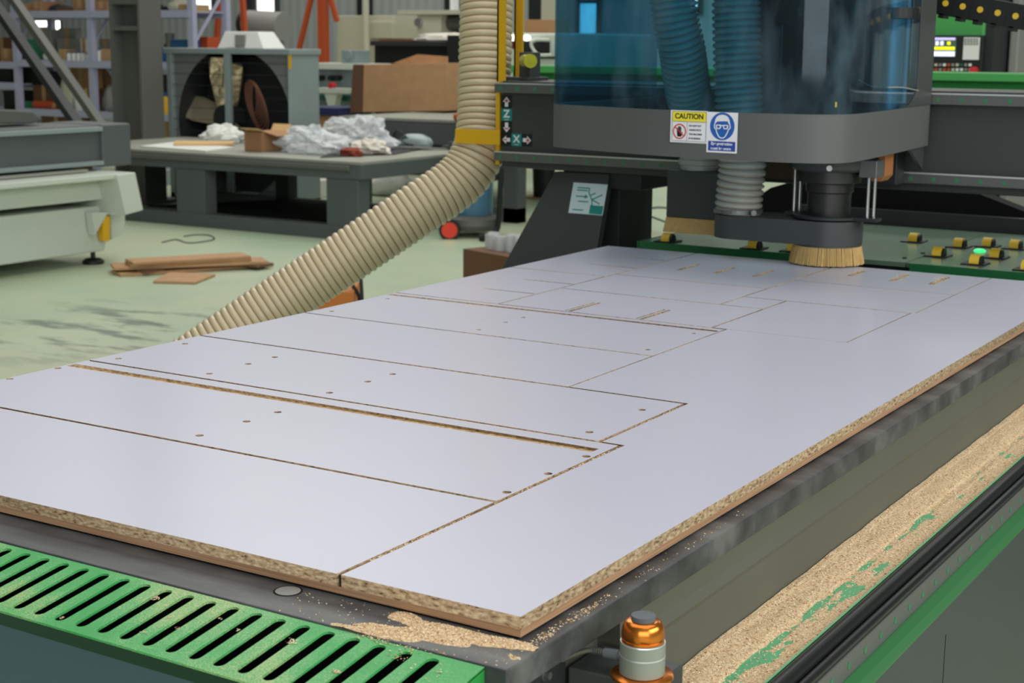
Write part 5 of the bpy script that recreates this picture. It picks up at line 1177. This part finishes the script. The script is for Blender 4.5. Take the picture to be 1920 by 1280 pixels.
for k in range(4): cl.tube(spline([p+Vector((-.12, .02*k, .02)), p+Vector((0, .03, .09+.02*k)), p+Vector((.12+.02*k, .0, .03)), p+Vector((.22, -.03*k, .008))], 6), .006, 8)
solid('cable_tangle', cl, 'frame_dark', 'tangle of dark cables in front of the grey rounded cover', 'cable', smooth=True)
a = [dk(262, 276), dk(385, 285), dk(440, 278), dk(330, 268)]; solid('white_board', MB().extr(a, (0, 0, .012)), 'paper_white', 'flat white board at the left of the steel bench', 'board')
a = [dk(325, 276), dk(436, 276), dk(440, 272), dk(330, 271)]; solid('pale_batten', MB().extr([q+Vector((0, 0, .014)) for q in a], (0, 0, .02)), 'cardboard_pale', 'pale wooden batten on the flat white board', 'batten')
# things under and behind the frame
a = [at(432, 427, z=.012), at(600, 440, z=.012), at(606, 404, z=.012), at(452, 392, z=.012)]
a = [Vector((min(p.x, xr-.20), min(max(p.y, yf+.20), yb-.05), .094)) for p in a]
solid('black_bench_layer', MB().extr([(-8.55, yf+.16, .107), (xr-.18, yf+.16, .107), (xr-.18, yb-.02, .107), (-7.9, yb-.02, .107)], (0, 0, .008)), 'deep_black', 'black layer over the lower beams of the steel bench', 'sheet')  # black layer for the dark area under the bench
b2 = pxbox(541, 338, 588, 353, 10.2, .3); solid('white_crate', MB().box(b2[0], 10.2, 0, b2[3], 10.5, b2[5]).box(b2[0]+.08, 10.19, b2[5]-.14, b2[3]-.08, 10.2, b2[5]-.08), 'paper_white', 'white low crate on the floor seen under the steel bench', 'crate', bev=.006)
p = at(728, 366, z=0); solid('white_sack', blob((p.x, p.y, .10), .26, .16, .16, .25, 61, 32, 16), 'paper_white', 'white sack on the floor behind the right legs of the steel bench', 'sack', smooth=True)
b2 = pxbox(250, 318, 298, 358, 10.3, .4); solid('grey_floor_box', MB().box(b2[0], 10.3, 0, b2[3], 10.7, b2[5]), 'galvanised', 'grey box on the floor behind the left end of the steel bench', 'box', bev=.01)
# ---- vacuum cleaner
p = at(885, 441, z=0); vx, vy = p.x, p.y
vc = thing('vacuum_cleaner', 'blue round vacuum cleaner with a grey base and red wheels below the hose', 'vacuum cleaner', (vx, vy, 0))
build('base', MB().lathe((vx, vy, 0), [(.001, .05), (.20, .05), (.225, .09), (.215, .14), (.165, .165), (.001, .165)], 32), 'vac_grey', vc, smooth=True)
build('tank', MB().lathe((vx, vy, 0), [(.001, .165), (.155, .165), (.16, .18), (.162, .52), (.15, .54), (.001, .54)], 32), 'blue_plastic', vc, smooth=True)
build('head', MB().lathe((vx, vy, 0), [(.001, .54), (.165, .54), (.165, .60), (.13, .70), (.06, .74), (.001, .74)], 32), 'ink', vc, smooth=True)
w_ = at(843, 431, d=(p-CAM).dot(FW)-.25); fwd = Vector((FW.x, FW.y, 0)).normalized()
wh = build('wheel', MB().cyl(w_-fwd*.02+Vector((0, 0, 0)), w_+fwd*.03, .082, n=28), 'ink', vc, smooth=True); build('wheel_disc', MB().cyl(w_-fwd*.026, w_-fwd*.02, .060, n=28), 'red_plastic', wh, smooth=True)
w2 = Vector((2*vx-w_.x-.1, 2*vy-w_.y, w_.z)); build('wheel', MB().cyl(w2-fwd*.03, w2+fwd*.02, .082, n=28), 'ink', vc, smooth=True)
for px in (905, 925): q = at(px, 440, z=.05); build('caster', MB().cyl((q.x-.02, q.y, .027), (q.x+.02, q.y, .027), .027, n=16), 'ink', vc)
hz = spline([Vector((vx+.10, vy-.1, .66)), at(925, 330, y=vy-.15), at(938, 315, y=vy-.15), at(938, 360, y=vy-.1), at(934, 420, y=vy-.05), at(928, 436, y=vy-.1)], 8)
build('suction_tube', MB().tube(hz, .022, 12), 'ink', vc, smooth=True)
# grey stand behind the vacuum, bucket, cables
b2 = pxbox(905, 305, 970, 416, 9.6, .14)
gs = thing('grey_stand', 'grey steel stand behind the blue vacuum cleaner', 'stand', (b2[0], 9.6, 0))
build('leg', MB().box(at(944, 350, y=9.6).x, 9.6, 0, b2[3], 9.74, b2[5]+.15), 'bed_steel', gs); build('leg', MB().box(b2[0]-.35, 9.6, 0, b2[0]-.2, 9.74, b2[5]+.15), 'bed_steel', gs)
build('foot_beam', MB().box(b2[0]-.3, 9.6, 0, b2[3], 9.74, .12), 'bed_steel', gs); build('top_beam', MB().box(b2[0]-.4, 9.58, b2[5], b2[3], 9.76, b2[5]+.12), 'bed_steel', gs)
p = at(1019, 371, z=0); r_ = .11
bk = thing('black_bucket', 'black bucket with orange clutter on top, on a yellow mat behind the gantry leg', 'bucket', (p.x, p.y, 0))
build('body', MB().lathe((p.x, p.y, .012), [(.001, 0), (r_*.9, 0), (r_, .30), (r_*.95, .30), (r_*.85, .02), (.001, .02)], 24), 'ink', bk, smooth=True)
solid('orange_clutter', blob((p.x, p.y, .33), .10, .08, .06, .4, 71, 20, 10), 'red_plastic', 'orange red handles sticking out of the black bucket', 'tool')
solid('yellow_mat', MB().box(p.x-.22, p.y-.15, 0.001, p.x+.18, p.y+.18, .011), 'tan', 'small yellowish mat under the black bucket', 'mat')
a = at(1209, 391, z=0); b_ = at(1250, 391, z=0); solid('floor_cable', MB().tube(spline([a+Vector((-.6, .15, .006)), a+Vector((0, 0, .006)), b_+Vector((0, 0, .006)), b_+Vector((.8, -.4, .006))], 6), .008, 8), 'frame_dark', 'dark cable on the floor right of the gantry leg, the far one', 'cable', smooth=True)
a = at(1206, 402, z=0); b_ = at(1250, 418, z=0); solid('floor_cable', MB().tube(spline([a+Vector((-.4, .3, .006)), a+Vector((0, 0, .006)), b_+Vector((0, 0, .006)), b_+Vector((.5, -.5, .006))], 6), .007, 8), 'frame_dark', 'dark cable on the floor right of the gantry leg, the near slanting one', 'cable', smooth=True)
pts = [at(x, y, z=.006) for x, y in ((304, 454), (330, 449), (352, 455), (380, 453), (402, 448), (392, 441), (365, 440), (345, 443))]
solid('floor_cable', MB().tube(spline(pts, 6), .004, 8), 'frame_dark', 'thin dark cable curled on the floor before the steel bench', 'cable', smooth=True)
# ---- cardboard box with bubble wrap by the gantry leg
zt3 = .33; c1_ = at(868, 466, z=zt3); c2_ = at(948, 480, z=zt3)
bxk = thing('cardboard_box', 'brown cardboard box stuffed with clear wrap beside the gantry leg', 'box', (c1_.x+.2, c1_.y, 0))
dv = (c2_-c1_); dv.z = 0; nv = Vector((-dv.y, dv.x, 0)).normalized()*.34
build('walls', MB().extr([c1_, c1_+dv*1.25, c1_+dv*1.25+nv, c1_+nv], (0, 0, -zt3)), 'cardboard_dark', bxk, bev=.003)
k_ = c1_+dv*.65+nv*.5
mb = MB()
for i in range(14):
    q = c1_+dv*(.15+.07*i)+nv*(.35+.2*random.random()); mb.cyl(q+Vector((0, 0, -.02)), q+Vector((0, 0, .05+.05*random.random())), .022+.016*random.random(), n=10)
solid('bubble_wrap', mb, 'clear_film', 'clear bubble wrap rolls sticking out of the cardboard box by the gantry leg', 'packaging', smooth=True)
# ---- orange crate under the hose
p0 = at(596, 600, d=7.3); p1 = at(664, 545, d=7.3)
og = thing('orange_crate', 'orange wooden crate on the floor half hidden under the ribbed hose', 'crate', (p0.x, p0.y, 0))
rv = Vector((RT.x, RT.y, 0)).normalized(); fv = Vector((-rv.y, rv.x, 0)); wv_ = (p1-p0).dot(rv)
b0 = Vector((p0.x, p0.y, 0)); build('box_body', MB().extr([b0, b0+rv*wv_, b0+rv*wv_+fv*.3, b0+fv*.3], (0, 0, p1.z)), 'orange_wood', og, bev=.006)
build('base_block', MB().extr([b0-rv*.03-fv*.03, b0+rv*(wv_+.03)-fv*.03, b0+rv*(wv_+.03)+fv*.33, b0-rv*.03+fv*.33], (0, 0, .06)), 'ink', og)
a = at(676, 520, d=7.3); cl = MB()
cl.tube(spline([Vector((a.x, a.y, .004)), Vector((a.x+.01, a.y, .15)), a, a+Vector((-.03, 0, .05)), a+Vector((-.06, 0, -.02)), a+Vector((-.02, .02, -.12)), Vector((a.x-.06, a.y+.05, .004))], 8), .009, 8)
solid('standing_cable', cl, 'frame_dark', 'dark looped cable standing up beside the orange crate', 'cable', smooth=True)
# ---- loose boards on the floor
def plank(p, q, wd, z0, th, mt, label):
    a = at(*p, z=z0); b_ = at(*q, z=z0); d = (b_-a); d.z = 0; n_v = Vector((-d.y, d.x, 0)).normalized()*wd
    return solid('loose_board', MB().extr([a, b_, b_+n_v, a+n_v], (0, 0, th)), mt, label, 'board', 'loose boards on the floor', bev=.002)
plank((226, 519), (513, 499), .20, .001, .018, 'chipboard', 'bottom board of the loose stack on the floor, the longest')
plank((214, 507), (504, 495), .22, .034, .018, 'chipboard', 'second board from the bottom of the loose stack, with a dark gap below')
plank((245, 501), (472, 489), .18, .054, .016, 'chipboard', 'third board of the loose stack on the floor, under the top one')
plank((250, 497), (471, 484), .20, .0715, .016, 'chipboard', 'top board of the loose stack on the floor')
a = at(240, 505, z=.02); mb = MB()
for px, py in ((262, 512), (470, 502)):
    q = at(px, py, z=.019); mb.box(q.x-.04, q.y+.02, .0195, q.x+.04, q.y+.18, .0335)
solid('spacer_blocks', mb, 'cardboard_dark', 'small dark spacer blocks inside the loose stack of boards', 'spacer')
a = [at(287, 531, z=.001), at(366, 533, z=.001), at(404, 518, z=.001), at(318, 513, z=.001)]
solid('loose_board', MB().extr(a, (0, 0, .015)), 'chipboard', 'single small board offcut lying in front of the loose stack', 'board', 'loose boards on the floor', bev=.002)

# ---- right side: control cabinet and green beam behind the gantry
GY = 5.2
a = at(985, 133, y=GY); b_ = at(1930, 150, y=GY)
zz0, zz1 = at(1800, 168, y=GY).z, at(1800, 136, y=GY).z
gbm = thing('green_beam', 'long green machine beam running behind the gantry under the control cabinet', 'beam', ((a.x+b_.x)/2, GY, zz0))
build('beam_top', MB().box(a.x-.1, GY, (zz0+zz1)/2, b_.x+.6, GY+.25, zz1), 'green_far', gbm, bev=.004); build('beam_face', MB().box(a.x-.1, GY+.05, zz0, b_.x+.6, GY+.2, (zz0+zz1)/2), 'green', gbm)
xg = at(1085, 300, y=GY).x; build('beam_leg', MB().box(xg, GY+.05, 0, xg+.15, GY+.2, zz0), 'bed_steel', gbm); build('beam_leg', MB().box(b_.x+.4, GY+.05, 0, b_.x+.55, GY+.2, zz0), 'bed_steel', gbm)
build('beam_rail', MB().box(a.x-.1, GY-.02, zz0-.03, b_.x+.6, GY+.2, zz0), 'rail_steel', gbm)
CY = 7.0
b2 = pxbox(1715, -80, 1848, 134, CY, .6)
cc = thing('control_cabinet', 'green control cabinet with a lit screen and keypad behind the gantry', 'control cabinet', ((b2[0]+b2[3])/2, CY, 0))
build('body', MB().box(b2[0], CY, 0, b2[3], CY+.6, 2.1), 'green_far', cc, bev=.01)
q = pxbox(1740, 66, 1842, 137, CY-.05, .05); pn = build('console', MB().box(q[0], CY-.05, q[2], q[3], CY, q[5]), 'ink', cc, bev=.004)
def cpx(name, px0, py0, px1, py1, mt, dy=.056): 
    q = pxbox(px0, py0, px1, py1, CY-dy, .004); return build(name, MB().box(q[0], CY-dy, q[2], q[3], CY-.0501, q[5]), mt, pn)
cpx('screen', 1745, 70, 1792, 106, 'screen_dark'); cpx('screen_bar', 1746, 70.5, 1791, 75, 'screen_lilac', .058); cpx('screen_bar', 1746, 87.5, 1790, 93.5, 'screen_yellow', .058); cpx('screen_bar', 1746, 96, 1790, 105.5, 'screen_white', .058)
cpx('screen_icon', 1754, 77, 1760, 85, 'screen_white', .058); cpx('screen_icon', 1763, 77, 1769, 85, 'screen_white', .058); cpx('screen_icon', 1776, 78, 1782, 84, 'screen_yellow', .058)
kp = cpx('keypad', 1806, 70, 1836, 112, 'paper_white')
for r_i in range(3):
    for c_i in range(5): cpx('key', 1808+5.5*c_i, 72+4.5*r_i, 1812+5.5*c_i, 75+4.5*r_i, 'grey_mid', .059)
for i, mt in enumerate(('grey_mid', 'beige', 'grey_mid', 'paper_white', 'orange', 'grey_mid', 'beige', 'teal_dark', 'grey_mid', 'paper_white')):
    cpx('key', 1744+8*i, 119, 1749+8*i, 124, mt, .059); cpx('key', 1744+8*i, 128, 1749+8*i, 133, ('beige', 'orange', 'grey_mid', 'orange', 'orange', 'beige', 'paper_white', 'paper_white', 'grey_mid', 'beige')[i], .059)
p = at(1825, 132, y=CY-.08); build('stop_button', MB().cyl((p.x, CY-.09, p.z), (p.x, CY-.05, p.z), .019, n=20), 'sign_red', pn, smooth=True)
b2 = pxbox(1848, -80, 1866, 136, CY+.02, .5); build('side_column', MB().box(b2[0], CY+.02, 0, b2[3], CY+.5, 2.1), 'frame_dark', cc); 
xe = b2[3]; b2 = pxbox(1866, -80, 1914, 140, CY+.3, .5); solid('grey_cupboard', MB().box(max(xe, b2[0])+.01, CY+.3, 0, b2[3], CY+.9, 2.1), 'grey_mid', 'plain grey cupboard right of the green control cabinet', 'cupboard', bev=.01)
b2 = pxbox(1914, 72, 1990, 84, 9.0, .3); solid('white_lamp_arm', MB().box(b2[0], 9.0, b2[2], b2[3], 9.2, b2[5]).box(b2[3]-.2, 9.05, 0, b2[3]-.1, 9.15, b2[2]), 'white', 'white arm right of the grey cupboard at the edge of the picture', 'arm')
# white edging machine behind the yellow uprights
b2 = pxbox(985, 62, 1120, 128, 9.0, .9)
we = thing('white_edge_machine', 'white machine with a dark opening right of the yellow uprights', 'machine', (b2[0]+.3, 9, 0))
build('body', MB().box(b2[0]-.25, 9.0, .95, b2[3], 9.9, b2[5]), 'machine_white', we, bev=.02)
build('base_frame', MB().box(b2[0]+.35, 9.1, .55, b2[3], 9.85, .95), 'frame_dark', we, bev=.01)
for x in (b2[0]+.36, b2[3]-.12):
    for y in (9.1, 9.73): build('leg', MB().box(x, y, 0, x+.12, y+.12, .55), 'frame_dark', we)
q = pxbox(980, 77, 1030, 102, 8.99, .01); build('opening', MB().box(q[0], 8.985, q[2], q[3], 8.999, q[5]), 'ink', we)
hp2 = [at(1030, 75, y=8.96), at(1005, 75, y=8.94), at(996, 82, y=8.94), at(1002, 96, y=8.94), at(1012, 103, y=8.94), at(1034, 103, y=8.96)]
build('guard_tube', MB().tube(spline(hp2, 6), .013, 10), 'machine_white', we, smooth=True); q = pxbox(1012, 106, 1040, 110, 8.98, .01); build('slot', MB().box(q[0], 8.98, q[2], q[3], 8.999, q[5]), 'ink', we)
q = pxbox(958, 68, 967, 74, 8.9, .05)
for px in (960, 985): p = at(px, 71, y=8.9); build('lamp', MB().ball((p.x, 8.92, p.z), .032, .03, .022), 'lamp_glow', we)
p = at(961, 84, y=8.9); build('signal_light', MB().cyl((p.x, 8.93, p.z-.03), (p.x, 8.93, p.z+.03), .022, n=14), 'maroon', we)
q = pxbox(984, 56, 1028, 70, 9.1, .3); solid('flat_carton', MB().box(q[0], 9.1, b2[5]+.001, q[3], 9.4, b2[5]+.10), 'cardboard', 'flat brown carton on the white machine right of the yellow uprights', 'box', bev=.004)
